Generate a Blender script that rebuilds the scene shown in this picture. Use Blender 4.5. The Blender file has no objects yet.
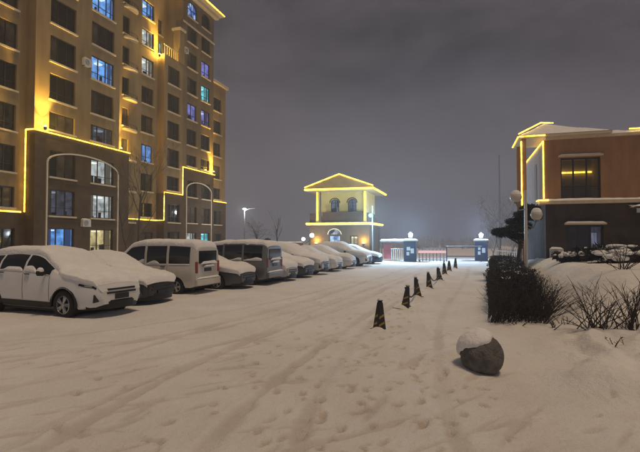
import bpy, bmesh, math, random
import numpy as np
from mathutils import Vector, Matrix

# ------------------------------------------------------------------ camera, sky, sun, exposure
scene = bpy.context.scene
H = 1.9                       # eye height
cam_data = bpy.data.cameras.new("camera")
cam_data.sensor_width = 36.0
cam_data.lens = 26.45
cam_data.clip_start = 0.05
cam_data.clip_end = 3000
cam = bpy.data.objects.new("camera", cam_data)
scene.collection.objects.link(cam)
cam.location = (0, 0, H)
cam.rotation_euler = (math.radians(90 + 1.7), 0, 0)
scene.camera = cam

world = bpy.data.worlds.new("World")
scene.world = world
world.use_nodes = True
wn = world.node_tree
wn.nodes.clear()
w_out = wn.nodes.new("ShaderNodeOutputWorld")
w_bg = wn.nodes.new("ShaderNodeBackground")
w_tc = wn.nodes.new("ShaderNodeTexCoord")
w_map = wn.nodes.new("ShaderNodeMapping")
w_map.inputs["Scale"].default_value = (1.1, 1.1, 2.4)
w_no = wn.nodes.new("ShaderNodeTexNoise")
w_no.inputs["Scale"].default_value = 3.1
w_no.inputs["Detail"].default_value = 4.5
w_no.inputs["Roughness"].default_value = 0.6
w_no.inputs["Distortion"].default_value = 0.2
w_ramp = wn.nodes.new("ShaderNodeValToRGB")
w_ramp.color_ramp.elements[0].position = 0.36
w_ramp.color_ramp.elements[0].color = (0.044, 0.041, 0.052, 1)
w_ramp.color_ramp.elements[1].position = 0.68
w_ramp.color_ramp.elements[1].color = (0.092, 0.083, 0.097, 1)
w_sep = wn.nodes.new("ShaderNodeSeparateXYZ")
w_mr = wn.nodes.new("ShaderNodeMapRange")
w_mr.inputs["From Min"].default_value = 0.0
w_mr.inputs["From Max"].default_value = 0.40
w_mr.inputs["To Min"].default_value = 1.0
w_mr.inputs["To Max"].default_value = 0.0
w_mix = wn.nodes.new("ShaderNodeMixRGB")
w_mix.blend_type = "MIX"
w_mix.inputs["Color2"].default_value = (0.285, 0.266, 0.312, 1)
w_pow = wn.nodes.new("ShaderNodeMath"); w_pow.operation = "POWER"; w_pow.inputs[1].default_value = 1.6
wn.links.new(w_tc.outputs["Generated"], w_map.inputs["Vector"])
wn.links.new(w_map.outputs[0], w_no.inputs["Vector"])
wn.links.new(w_no.outputs["Fac"], w_ramp.inputs["Fac"])
wn.links.new(w_tc.outputs["Generated"], w_sep.inputs[0])
wn.links.new(w_sep.outputs["Z"], w_mr.inputs["Value"])
wn.links.new(w_mr.outputs[0], w_pow.inputs[0])
wn.links.new(w_pow.outputs[0], w_mix.inputs["Fac"])
wn.links.new(w_ramp.outputs[0], w_mix.inputs["Color1"])
wn.links.new(w_mix.outputs[0], w_bg.inputs["Color"])
wn.links.new(w_bg.outputs[0], w_out.inputs["Surface"])
w_bg.inputs["Strength"].default_value = 1.0

sun_data = bpy.data.lights.new("sun", "SUN")
sun_data.energy = 1.34
sun_data.angle = math.radians(12)
sun_data.color = (1.0, 0.74, 0.48)
sun = bpy.data.objects.new("sun", sun_data)
scene.collection.objects.link(sun)
SUN_DIR = Vector((0.20, -0.20, 0.95)).normalized()
sun.rotation_euler = SUN_DIR.to_track_quat("Z", "Y").to_euler()
sun.location = SUN_DIR * 60

scene.view_settings.view_transform = "Standard"
scene.view_settings.look = "None"
scene.view_settings.gamma = 1.0
scene.view_settings.exposure = 0.0
scene.render.engine = "CYCLES"
scene.cycles.use_denoising = True
scene.cycles.max_bounces = 5
scene.cycles.diffuse_bounces = 2
scene.cycles.glossy_bounces = 2
scene.cycles.volume_bounces = 0
scene.cycles.sample_clamp_indirect = 4.0
scene.cycles.sample_clamp_direct = 20.0

rng = random.Random(11)
nrng = np.random.default_rng(5)
FPX = 640 * cam_data.lens / 36.0

def ground_at(px, py):
    d = H * FPX / (py - 240.0)
    return ((px - 320.0) / FPX * d, d)

# ------------------------------------------------------------------ materials
MATS = {}
def principled(name, col, rough=0.7, metal=0.0, spec=0.5, noise=0.0, nscale=8.0, bump=0.0, bscale=30.0, emit=None, estr=0.0, detail=4.0, coat=0.0, stretch=1.0):
    m = bpy.data.materials.new(name); m.use_nodes = True
    nt = m.node_tree; b = nt.nodes["Principled BSDF"]
    b.inputs["Base Color"].default_value = (*col, 1)
    b.inputs["Roughness"].default_value = rough
    b.inputs["Metallic"].default_value = metal
    b.inputs["Specular IOR Level"].default_value = spec
    if coat: b.inputs["Coat Weight"].default_value = coat
    if emit:
        b.inputs["Emission Color"].default_value = (*emit, 1); b.inputs["Emission Strength"].default_value = estr
    if noise or bump:
        tc = nt.nodes.new("ShaderNodeTexCoord")
    if noise:
        n = nt.nodes.new("ShaderNodeTexNoise"); n.inputs["Scale"].default_value = nscale; n.inputs["Detail"].default_value = detail
        mp_ = nt.nodes.new("ShaderNodeMapping"); mp_.inputs["Scale"].default_value = (1, 1, stretch)
        nt.links.new(tc.outputs["Object"], mp_.inputs["Vector"]); nt.links.new(mp_.outputs[0], n.inputs["Vector"])
        r = nt.nodes.new("ShaderNodeValToRGB")
        r.color_ramp.elements[0].position = 0.3; r.color_ramp.elements[1].position = 0.72
        r.color_ramp.elements[0].color = (*[c * (1 - noise) for c in col], 1)
        r.color_ramp.elements[1].color = (*[min(1, c * (1 + noise)) for c in col], 1)
        nt.links.new(n.outputs["Fac"], r.inputs["Fac"]); nt.links.new(r.outputs[0], b.inputs["Base Color"])
    if bump:
        n2 = nt.nodes.new("ShaderNodeTexNoise"); n2.inputs["Scale"].default_value = bscale; n2.inputs["Detail"].default_value = 6
        nt.links.new(tc.outputs["Object"], n2.inputs["Vector"])
        bp = nt.nodes.new("ShaderNodeBump"); bp.inputs["Strength"].default_value = bump; bp.inputs["Distance"].default_value = 0.05
        nt.links.new(n2.outputs["Fac"], bp.inputs["Height"]); nt.links.new(bp.outputs[0], b.inputs["Normal"])
    MATS[name] = m
    return m

def emissive(name, col, strength):
    m = bpy.data.materials.new(name); m.use_nodes = True
    nt = m.node_tree; nt.nodes.clear()
    o = nt.nodes.new("ShaderNodeOutputMaterial"); e = nt.nodes.new("ShaderNodeEmission")
    e.inputs["Color"].default_value = (*col, 1); e.inputs["Strength"].default_value = strength
    nt.links.new(e.outputs[0], o.inputs[0]); MATS[name] = m
    return m

principled("snow", (0.84, 0.845, 0.86), 0.85, spec=0.25, noise=0.06, nscale=3, bump=0.6, bscale=16)
principled("stucco", (0.315, 0.215, 0.112), 0.9, spec=0.2, stretch=0.22, noise=0.20, nscale=1.6, bump=0.25, bscale=9)
principled("stucco_brown", (0.22, 0.155, 0.09), 0.9, spec=0.2, stretch=0.22, noise=0.20, nscale=1.6, bump=0.25, bscale=9)
principled("stone", (0.105, 0.069, 0.045), 0.85, spec=0.25, noise=0.22, nscale=1.3, bump=0.4, bscale=6)
principled("cream", (0.66, 0.54, 0.38), 0.8, spec=0.2, noise=0.08, nscale=4)
principled("trim_white", (0.74, 0.66, 0.52), 0.7, noise=0.05)
principled("frame_dark", (0.025, 0.022, 0.022), 0.5)
principled("black_plastic", (0.012, 0.012, 0.013), 0.6, noise=0.2, nscale=12)
principled("rubber", (0.018, 0.018, 0.018), 0.85)
principled("alloy", (0.42, 0.43, 0.45), 0.35, metal=0.8)
principled("chrome", (0.7, 0.7, 0.72), 0.2, metal=1.0)
principled("car_glass", (0.012, 0.013, 0.016), 0.08, spec=0.6)
principled("lamp_glass", (0.35, 0.37, 0.40), 0.12, spec=0.8)
principled("tail_red", (0.28, 0.025, 0.018), 0.25, spec=0.6)
principled("plate", (0.012, 0.014, 0.022), 0.45)
principled("metal_grey", (0.22, 0.22, 0.23), 0.5, metal=0.4, noise=0.1)
principled("metal_dark", (0.05, 0.05, 0.055), 0.5, metal=0.3)
principled("globe_glass", (0.62, 0.58, 0.50), 0.35, noise=0.06)
principled("bark", (0.055, 0.042, 0.034), 0.9, noise=0.3, nscale=10)
principled("bark_frost", (0.26, 0.245, 0.24), 0.9, noise=0.35, nscale=6)
principled("frost_far", (0.62, 0.62, 0.66), 0.9, noise=0.25, nscale=0.6)
principled("twig", (0.045, 0.034, 0.028), 0.9, noise=0.3, nscale=10)
principled("hedge_leaf", (0.020, 0.020, 0.014), 0.8, noise=0.4, nscale=5)
principled("needle", (0.020, 0.026, 0.016), 0.85, noise=0.4, nscale=9)
principled("brick_orange", (0.36, 0.20, 0.10), 0.9, spec=0.2, stretch=0.3, noise=0.18, nscale=1.8, bump=0.3, bscale=12)
principled("side_grey", (0.42, 0.36, 0.35), 0.9, spec=0.2, noise=0.1, nscale=0.9)
principled("dark_stone", (0.072, 0.054, 0.044), 0.85, spec=0.25, noise=0.35, nscale=1.6, bump=0.4, bscale=7)
principled("gate_blue", (0.028, 0.042, 0.085), 0.7, noise=0.2, nscale=3)
principled("paper_white", (0.72, 0.75, 0.80), 0.7)
principled("gate_wall", (0.66, 0.46, 0.16), 0.9, noise=0.1, nscale=1.0)
principled("roof_tan", (0.42, 0.31, 0.16), 0.85, noise=0.15, nscale=1.5)
principled("parapet", (0.085, 0.042, 0.022), 0.8, noise=0.2, nscale=2)
principled("ball_stone", (0.15, 0.145, 0.138), 0.9, noise=0.4, nscale=9, bump=1.0, bscale=38, detail=10)
principled("ac_white", (0.62, 0.60, 0.56), 0.6, noise=0.08, nscale=6)
principled("cone_black", (0.016, 0.015, 0.015), 0.7, noise=0.3, nscale=9)
principled("cone_yellow", (0.36, 0.25, 0.04), 0.6, noise=0.45, nscale=9)
principled("awning_grey", (0.45, 0.45, 0.47), 0.7)
principled("far_building", (0.30, 0.20, 0.15), 0.9, noise=0.15, nscale=0.5)
principled("red_panel", (0.45, 0.10, 0.12), 0.6)
PAINT = {}
def paint(name, col, rough=0.32):
    principled("paint_" + name, col, rough, spec=0.5, noise=0.05, nscale=2.5, coat=0.4)
    PAINT[name] = MATS["paint_" + name]
for n_, c_ in (("white", (0.70, 0.72, 0.74)), ("cream", (0.62, 0.60, 0.55)), ("black", (0.014, 0.014, 0.016)), ("dark_grey", (0.05, 0.052, 0.058)),
               ("silver", (0.36, 0.37, 0.38)), ("navy", (0.02, 0.03, 0.06)), ("grey", (0.15, 0.15, 0.155)), ("brown", (0.07, 0.045, 0.03))):
    paint(n_, c_)
emissive("led", (1.0, 0.63, 0.075), 4.2)
def uneven_led():
    nt = MATS["led"].node_tree; e = [n for n in nt.nodes if n.type == "EMISSION"][0]
    tc = nt.nodes.new("ShaderNodeTexCoord"); n = nt.nodes.new("ShaderNodeTexNoise"); n.inputs["Scale"].default_value = 2.6; n.inputs["Detail"].default_value = 5; n.inputs["Roughness"].default_value = 0.75
    m = nt.nodes.new("ShaderNodeMapRange"); m.inputs["From Min"].default_value = 0.32; m.inputs["From Max"].default_value = 0.68; m.inputs["To Min"].default_value = 1.1; m.inputs["To Max"].default_value = 6.8
    nt.links.new(tc.outputs["Object"], n.inputs["Vector"]); nt.links.new(n.outputs["Fac"], m.inputs["Value"]); nt.links.new(m.outputs[0], e.inputs["Strength"])
uneven_led()
emissive("lamp_warm", (1.0, 0.74, 0.16), 9.0)
emissive("lamp_white", (0.62, 0.84, 1.0), 7.0)
emissive("lamp_cyan", (0.22, 0.72, 1.0), 4.0)
emissive("led_sign", (1.0, 0.60, 0.62), 0.9)

def glass_dark():
    m = bpy.data.materials.new("window_glass"); m.use_nodes = True
    nt = m.node_tree; b = nt.nodes["Principled BSDF"]
    oi = nt.nodes.new("ShaderNodeObjectInfo"); r = nt.nodes.new("ShaderNodeValToRGB")
    r.color_ramp.elements[0].color = (0.010, 0.009, 0.009, 1); r.color_ramp.elements[1].color = (0.15, 0.11, 0.075, 1)
    r.color_ramp.elements[0].position = 0.35
    tc = nt.nodes.new("ShaderNodeTexCoord"); n = nt.nodes.new("ShaderNodeTexNoise"); n.inputs["Scale"].default_value = 1.1
    n.noise_dimensions = "4D"
    nt.links.new(tc.outputs["Object"], n.inputs["Vector"]); nt.links.new(oi.outputs["Random"], n.inputs["W"])
    mu = nt.nodes.new("ShaderNodeMath"); mu.operation = "MULTIPLY"
    sc = nt.nodes.new("ShaderNodeMath"); sc.operation = "MULTIPLY"; sc.inputs[1].default_value = 1.7
    nt.links.new(n.outputs["Fac"], sc.inputs[0]); nt.links.new(sc.outputs[0], mu.inputs[0]); nt.links.new(oi.outputs["Random"], mu.inputs[1])
    nt.links.new(mu.outputs[0], r.inputs["Fac"]); nt.links.new(r.outputs[0], b.inputs["Base Color"])
    b.inputs["Roughness"].default_value = 0.07
    MATS["window_glass"] = m
glass_dark()

def glass_lit(name, dark, mid, bright, strength, scale=1.5):
    """a self-glowing pane with a lit room painted into it: curtain folds, furniture blocks, lamp light from above"""
    m = bpy.data.materials.new(name); m.use_nodes = True
    nt = m.node_tree; b = nt.nodes["Principled BSDF"]; N = nt.nodes.new; K = nt.links.new
    b.inputs["Base Color"].default_value = (0.02, 0.02, 0.025, 1); b.inputs["Roughness"].default_value = 0.1
    oi = N("ShaderNodeObjectInfo"); tc = N("ShaderNodeTexCoord")
    mp = N("ShaderNodeMapping"); mp.inputs["Scale"].default_value = (1.6, 1.0, 1.0); K(tc.outputs["Object"], mp.inputs["Vector"])
    wv = N("ShaderNodeMath"); wv.operation = "MULTIPLY"; wv.inputs[1].default_value = 37.0; K(oi.outputs["Random"], wv.inputs[0])
    v = N("ShaderNodeTexVoronoi"); v.voronoi_dimensions = "4D"; v.inputs["Scale"].default_value = scale; v.distance = "CHEBYCHEV"; v.inputs["Randomness"].default_value = 0.8
    n = N("ShaderNodeTexNoise"); n.noise_dimensions = "4D"; n.inputs["Scale"].default_value = scale*1.3; n.inputs["Detail"].default_value = 2
    for t in (n, v): K(mp.outputs[0], t.inputs["Vector"]); K(wv.outputs[0], t.inputs["W"])
    sp = N("ShaderNodeSeparateColor"); K(v.outputs["Color"], sp.inputs[0])
    sx = N("ShaderNodeSeparateXYZ"); K(tc.outputs["Object"], sx.inputs[0])
    fold = N("ShaderNodeMath"); fold.operation = "SINE"; fx = N("ShaderNodeMath"); fx.operation = "MULTIPLY"; fx.inputs[1].default_value = 38.0; K(sx.outputs["X"], fx.inputs[0]); K(fx.outputs[0], fold.inputs[0])
    a1 = N("ShaderNodeMath"); a1.operation = "MULTIPLY_ADD"; a1.inputs[1].default_value = 0.50; K(sp.outputs[0], a1.inputs[0]); 
    a2 = N("ShaderNodeMath"); a2.operation = "MULTIPLY_ADD"; a2.inputs[1].default_value = 0.75; a2.inputs[2].default_value = -0.22; K(n.outputs["Fac"], a2.inputs[0])
    K(a2.outputs[0], a1.inputs[2])
    a3 = N("ShaderNodeMath"); a3.operation = "MULTIPLY_ADD"; a3.inputs[1].default_value = 0.13; K(sx.outputs["Z"], a3.inputs[0]); K(a1.outputs[0], a3.inputs[2])  # brighter upwards: lamp light painted into the pane's glow
    a4 = N("ShaderNodeMath"); a4.operation = "MULTIPLY_ADD"; a4.inputs[1].default_value = 0.035; K(fold.outputs[0], a4.inputs[0]); K(a3.outputs[0], a4.inputs[2])
    r = N("ShaderNodeValToRGB"); e = r.color_ramp.elements
    e[0].position = 0.26; e[0].color = (*dark, 1); e[1].position = 0.86; e[1].color = (*bright, 1)
    q = e.new(0.56); q.color = (*mid, 1)
    K(a4.outputs[0], r.inputs["Fac"]); K(r.outputs[0], b.inputs["Emission Color"])
    b.inputs["Emission Strength"].default_value = strength
    MATS[name] = m
glass_lit("lit_blue", (0.008, 0.02, 0.07), (0.06, 0.17, 0.62), (0.62, 0.86, 1.0), 0.95)
glass_lit("lit_white", (0.015, 0.016, 0.02), (0.17, 0.20, 0.27), (0.95, 0.93, 0.90), 0.9)
glass_lit("lit_cyan", (0.008, 0.03, 0.05), (0.05, 0.35, 0.50), (0.50, 0.95, 1.0), 0.9)
glass_lit("lit_violet", (0.008, 0.008, 0.03), (0.09, 0.08, 0.30), (0.45, 0.45, 0.95), 0.8)
glass_lit("lit_warm", (0.02, 0.014, 0.008), (0.22, 0.16, 0.07), (1.0, 0.86, 0.58), 0.7)
glass_lit("lit_dim", (0.006, 0.006, 0.010), (0.035, 0.038, 0.065), (0.16, 0.17, 0.26), 0.9)

def clear_glass():
    m = bpy.data.materials.new("clear_glass"); m.use_nodes = True
    nt = m.node_tree; nt.nodes.clear(); N = nt.nodes.new
    o = N("ShaderNodeOutputMaterial"); mx = N("ShaderNodeMixShader"); t = N("ShaderNodeBsdfTransparent"); g = N("ShaderNodeBsdfGlossy"); f = N("ShaderNodeLayerWeight"); pw = N("ShaderNodeMath"); pw.operation = "POWER"; pw.inputs[1].default_value = 4.0; ma = N("ShaderNodeMath"); ma.operation = "MULTIPLY_ADD"; ma.inputs[1].default_value = 0.6; ma.inputs[2].default_value = 0.03
    g.inputs["Roughness"].default_value = 0.03; t.inputs["Color"].default_value = (0.75, 0.78, 0.78, 1); nt.links.new(f.outputs["Facing"], pw.inputs[0]); nt.links.new(pw.outputs[0], ma.inputs[0])
    nt.links.new(ma.outputs[0], mx.inputs[0]); nt.links.new(t.outputs[0], mx.inputs[1]); nt.links.new(g.outputs[0], mx.inputs[2]); nt.links.new(mx.outputs[0], o.inputs[0])
    MATS["clear_glass"] = m
clear_glass()

def ground_material():
    m = bpy.data.materials.new("snow_ground"); m.use_nodes = True
    nt = m.node_tree; b = nt.nodes["Principled BSDF"]
    tc = nt.nodes.new("ShaderNodeTexCoord")
    at = nt.nodes.new("ShaderNodeAttribute"); at.attribute_name = "packed"
    n = nt.nodes.new("ShaderNodeTexNoise"); n.inputs["Scale"].default_value = 0.55; n.inputs["Detail"].default_value = 7; n.inputs["Roughness"].default_value = 0.6
    nt.links.new(tc.outputs["Object"], n.inputs["Vector"])
    add = nt.nodes.new("ShaderNodeMath"); add.operation = "MULTIPLY_ADD"; add.inputs[1].default_value = 0.72
    nt.links.new(n.outputs["Fac"], add.inputs[0]); nt.links.new(at.outputs["Fac"], add.inputs[2])
    r = nt.nodes.new("ShaderNodeValToRGB")
    r.color_ramp.elements[0].position = 0.22; r.color_ramp.elements[0].color = (0.86, 0.855, 0.85, 1)
    r.color_ramp.elements[1].position = 1.05; r.color_ramp.elements[1].color = (0.52, 0.47, 0.42, 1)
    nt.links.new(add.outputs[0], r.inputs["Fac"]); nt.links.new(r.outputs[0], b.inputs["Base Color"])
    b.inputs["Roughness"].default_value = 0.8; b.inputs["Specular IOR Level"].default_value = 0.25
    n1 = nt.nodes.new("ShaderNodeTexNoise"); n1.inputs["Scale"].default_value = 9; n1.inputs["Detail"].default_value = 8; n1.inputs["Roughness"].default_value = 0.62
    nt.links.new(tc.outputs["Object"], n1.inputs["Vector"])
    n3 = nt.nodes.new("ShaderNodeTexNoise"); n3.inputs["Scale"].default_value = 55; n3.inputs["Detail"].default_value = 4; nt.links.new(tc.outputs["Object"], n3.inputs["Vector"])
    hm_ = nt.nodes.new("ShaderNodeMath"); hm_.operation = "MULTIPLY_ADD"; hm_.inputs[1].default_value = 0.22; nt.links.new(n3.outputs["Fac"], hm_.inputs[0]); nt.links.new(n1.outputs["Fac"], hm_.inputs[2])
    bp = nt.nodes.new("ShaderNodeBump"); bp.inputs["Strength"].default_value = 0.8; bp.inputs["Distance"].default_value = 0.06
    nt.links.new(hm_.outputs[0], bp.inputs["Height"]); nt.links.new(bp.outputs[0], b.inputs["Normal"])
    MATS["snow_ground"] = m
ground_material()

# ------------------------------------------------------------------ helpers
COL = scene.collection
class MB:
    def __init__(self): self.v = []; self.f = []
    def quad(self, a, b, c, d):
        i = len(self.v); self.v += [tuple(a), tuple(b), tuple(c), tuple(d)]; self.f.append((i, i+1, i+2, i+3)); return self
    def poly(self, pts):
        i = len(self.v); self.v += [tuple(p) for p in pts]; self.f.append(tuple(range(i, i+len(pts)))); return self
    def box(self, x0, y0, z0, x1, y1, z1):
        i = len(self.v)
        self.v += [(x0,y0,z0),(x1,y0,z0),(x1,y1,z0),(x0,y1,z0),(x0,y0,z1),(x1,y0,z1),(x1,y1,z1),(x0,y1,z1)]
        for f in ((0,3,2,1),(4,5,6,7),(0,1,5,4),(1,2,6,5),(2,3,7,6),(3,0,4,7)): self.f.append(tuple(i+k for k in f))
        return self
    def tube(self, pts, radii, n=6, cap=True):
        pts = [Vector(p) for p in pts]
        if not isinstance(radii, (list, tuple)): radii = [radii]*len(pts)
        base = len(self.v); up = None
        for k, p in enumerate(pts):
            t = (pts[min(k+1, len(pts)-1)] - pts[max(k-1, 0)]).normalized()
            if up is None:
                up = t.orthogonal().normalized()
            else:
                up = (up - t*up.dot(t)); up = up.normalized() if up.length > 1e-6 else t.orthogonal().normalized()
            s = t.cross(up)
            for a in range(n):
                an = 2*math.pi*a/n
                self.v.append(tuple(p + (up*math.cos(an) + s*math.sin(an))*radii[k]))
        for k in range(len(pts)-1):
            for a in range(n):
                b = (a+1) % n
                self.f.append((base+k*n+a, base+k*n+b, base+(k+1)*n+b, base+(k+1)*n+a))
        if cap:
            self.f.append(tuple(base+a for a in reversed(range(n))))
            self.f.append(tuple(base+(len(pts)-1)*n+a for a in range(n)))
        return self
    def lathe(self, prof, n=16, axis="z", origin=(0,0,0)):
        base = len(self.v); m = len(prof)
        for k in range(n):
            an = 2*math.pi*k/n
            for (r, h) in prof:
                x, y, z = r*math.cos(an), r*math.sin(an), h
                if axis == "y": x, y, z = x, h, y
                self.v.append((x+origin[0], y+origin[1], z+origin[2]))
        for k in range(n):
            k2 = (k+1) % n
            for j in range(m-1):
                self.f.append((base+k*m+j, base+k2*m+j, base+k2*m+j+1, base+k*m+j+1))
        return self
    def grid(self, P):
        """P: array (a, b, 3)"""
        base = len(self.v); a, b = len(P), len(P[0])
        for row in P:
            for p in row: self.v.append(tuple(p))
        for i in range(a-1):
            for j in range(b-1):
                self.f.append((base+i*b+j, base+(i+1)*b+j, base+(i+1)*b+j+1, base+i*b+j+1))
        return self
    def prism(self, outline, y0, y1):
        """outline in (x,z), extruded along y"""
        i = len(self.v); n = len(outline)
        self.v += [(x, y0, z) for x, z in outline] + [(x, y1, z) for x, z in outline]
        self.f.append(tuple(range(i, i+n))); self.f.append(tuple(i+n+k for k in reversed(range(n))))
        for k in range(n):
            k2 = (k+1) % n
            self.f.append((i+k, i+n+k, i+n+k2, i+k2))
        return self
    def mesh(self, name, mat, smooth=False):
        me = bpy.data.meshes.new(name)
        me.from_pydata(self.v, [], self.f)
        if mat: me.materials.append(MATS[mat] if isinstance(mat, str) else mat)
        if smooth: me.polygons.foreach_set("use_smooth", [True]*len(me.polygons))
        me.update()
        return me
    def build(self, name, mat, parent=None, smooth=False, loc=None):
        return link(name, self.mesh(name, mat, smooth), parent, loc)

def link(name, me, parent=None, loc=None, rot=None):
    o = bpy.data.objects.new(name, me)
    COL.objects.link(o)
    if parent is not None: o.parent = parent
    if loc is not None: o.location = loc
    if rot is not None: o.rotation_euler = rot
    return o

def tag(o, label=None, cat=None, group=None, kind=None):
    if label: o["label"] = label
    if cat: o["category"] = cat
    if group: o["group"] = group
    if kind: o["kind"] = kind
    return o

def thing(name, label, cat, loc=(0,0,0), rz=0.0, group=None):
    o = bpy.data.objects.new(name, None); COL.objects.link(o)
    o.empty_display_size = 0.3
    o.location = loc; o.rotation_euler = (0, 0, rz)
    return tag(o, label, cat, group)

def copy_tree(o, parent=None):
    c = o.copy(); COL.objects.link(c); c.parent = parent
    for ch in o.children: copy_tree(ch, c)
    return c

def bevel(o, w=0.02, seg=2):
    m = o.modifiers.new("bevel", "BEVEL"); m.width = w; m.segments = seg; m.limit_method = "ANGLE"
    return o

def point_light(name, parent, loc, energy, col, radius=0.12, spot=None, rot=None):
    d = bpy.data.lights.new(name, "SPOT" if spot else "POINT")
    d.energy = energy; d.color = col; d.shadow_soft_size = radius
    if spot: d.spot_size = spot; d.spot_blend = 0.8
    o = bpy.data.objects.new(name, d); COL.objects.link(o); o.parent = parent; o.location = loc
    if rot: o.rotation_euler = rot
    return o

_lat = nrng.random((256, 256))
def vnoise(x, y, s=1.0, seed=0):
    x = np.asarray(x, float)*s + seed*17.31 + 1000; y = np.asarray(y, float)*s + seed*9.77 + 1000
    xi = np.floor(x).astype(int); yi = np.floor(y).astype(int); fx = x-xi; fy = y-yi
    fx = fx*fx*(3-2*fx); fy = fy*fy*(3-2*fy)
    g = lambda a, b: _lat[a % 256, b % 256]
    return (g(xi, yi)*(1-fx)*(1-fy) + g(xi+1, yi)*fx*(1-fy) + g(xi, yi+1)*(1-fx)*fy + g(xi+1, yi+1)*fx*fy)*2-1
def fbm(x, y, s, o=4, seed=0):
    t = 0; a = 1
    for k in range(o):
        t = t + a*vnoise(x, y, s*2**k, seed+k); a *= 0.5
    return t

# ------------------------------------------------------------------ ground (one sheet, snow relief, wheel tracks and footprints)
HEDGE_DIR = Vector((0.345, 0.9386, 0)).normalized()
HEDGE_N = Vector((HEDGE_DIR.y, -HEDGE_DIR.x, 0))
def smooth(e0, e1, x):
    t = np.clip((x-e0)/(e1-e0), 0, 1); return t*t*(3-2*t)

TRACKS = []
def add_track(pts, w=0.20, dep=0.030, rough=0.5):
    P = []
    pts = [np.array(p, float) for p in pts]
    pp = [2*pts[0]-pts[1]] + pts + [2*pts[-1]-pts[-2]]
    for i in range(1, len(pp)-2):
        for t in np.linspace(0, 1, 18, endpoint=False):
            a, b, c, d = pp[i-1], pp[i], pp[i+1], pp[i+2]
            P.append(0.5*((2*b)+(c-a)*t+(2*a-5*b+4*c-d)*t*t+(3*b-a-3*c+d)*t**3))
    P.append(pp[-2]); TRACKS.append((np.array(P), w, dep))
def car_tracks(pts, gauge=1.5, **k):
    P = [np.array(p, float) for p in pts]; L = []; R = []
    for i, p in enumerate(P):
        t = P[min(i+1, len(P)-1)]-P[max(i-1, 0)]; n = np.array([t[1], -t[0]])/np.linalg.norm(t)
        L.append(p-n*gauge/2); R.append(p+n*gauge/2)
    add_track(L, **k); add_track(R, **k)
car_tracks([(-1.8, 2.5), (-1.7, 5), (-0.6, 9), (1.5, 15), (5.0, 24), (9.5, 36)])
car_tracks([(-3.9, 2.5), (-3.4, 5.5), (-2.1, 9), (0.6, 15.5), (4.2, 25), (9.0, 38)], dep=0.024)
car_tracks([(-7.5, 4.5), (-4.6, 6.7), (-2.3, 9.3), (0.2, 14), (3.5, 23), (8.8, 37)], dep=0.022)
car_tracks([(-8, 7.6), (-5, 8.6), (-2.8, 10.6), (-0.8, 14), (2.2, 21)], dep=0.022)
car_tracks([(0.6, 2.5), (0.6, 5), (1.6, 9.5), (3.0, 14), (5.6, 21), (10.0, 34)], dep=0.018)
STEPS = []
def trail(x0, y0, x1, y1, wob=0.25, step=0.62, seed=0):
    r = random.Random(seed); L = math.hypot(x1-x0, y1-y0); n = int(L/step); a = math.atan2(y1-y0, x1-x0)
    ph = r.random()*6
    for k in range(n):
        s = k*step + r.uniform(-.06, .06)
        off = wob*math.sin(ph+s*0.5) + (0.11 if k % 2 else -0.11)
        STEPS.append((x0+math.cos(a)*s-math.sin(a)*off, y0+math.sin(a)*s+math.cos(a)*off, a+r.uniform(-.2, .2), r.uniform(0.6, 0.95)))
for s_, t_ in enumerate([(-0.9, 2.8, 0.9, 13), (-0.5, 2.6, 2.0, 12), (-0.1, 2.7, 0.4, 10), (-1.5, 3.0, -0.6, 11), (0.2, 2.6, 3.4, 11), (0.9, 2.8, 2.6, 16),
                         (-0.3, 3.0, 4.8, 22), (-0.8, 3.2, 3.6, 20), (0.5, 3.0, 1.4, 8), (-4.5, 7.3, 2.0, 6.2), (-2.4, 4.2, -4.8, 9.5), (-0.2, 5.0, 1.9, 5.2)]):
    trail(*t_, seed=s_)
for k in range(150):
    STEPS.append((rng.gauss(0.2, 1.5), 2.6+abs(rng.gauss(0, 5.0)), rng.uniform(0.6, 2.4), rng.uniform(0.42, 0.75)))

def ground_base(x, y):
    z = 0.020*fbm(x, y, 0.35, 3, 1) + 0.010*fbm(x, y, 1.6, 3, 7)
    # planted bed on the right: drift rising behind the hedge
    s = x*HEDGE_N.x + y*HEDGE_N.y             # metres right of the hedge's road-side face
    l = x*HEDGE_DIR.x + y*HEDGE_DIR.y         # metres along it
    edge = 9.6 + 0.5*vnoise(x, y, 0.5, 21) - 0.50*np.clip(s-1.0, 0, 6)
    inbed = smooth(-0.40, 0.45, s + 0.12*vnoise(x, y, 0.9, 3)) * smooth(edge-0.6, edge+1.2, l)
    rise = 0.10 + 0.98*smooth(1.0, 2.9, s)*smooth(9.8, 14.0, l + 0.15*s)*(1-0.65*smooth(30, 38, l))*(1-0.25*smooth(6.0, 9.5, s))
    lump = 0.12*fbm(x, y, 0.55, 4, 31)
    z = z + inbed*(rise + lump*smooth(0.9, 2.0, s))
    # ploughed shoulder in front of the bed
    sh = smooth(0.45, 1.6, s)*smooth(6.3, 7.6, l+0.15*s)*(1-smooth(9.5, 11, l))
    z = z + sh*(0.20 + 0.25*fbm(x, y, 0.8, 4, 51) + 0.40*np.clip(0.35-np.abs(vnoise(x, y, 0.75, 55)), 0, 1))
    z = z + 0.24*np.exp(-(((x-2.55)/0.75)**2 + ((y-7.45)/0.40)**2)) + 0.10*np.exp(-(((x-2.02)/0.34)**2 + ((y-6.80)/0.34)**2))
    # berm along the parked row
    t = (x + 6.4)*0.93 - (y-9.6)*0.36
    q = (x + 6.4)*0.36 + (y-9.6)*0.93
    berm = np.exp(-((q+0.35)/0.55)**2)*smooth(-0.2, -1.8, t)
    z = z + berm*(0.20 + 0.08*vnoise(x, y, 1.3, 61))
    return z

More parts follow.
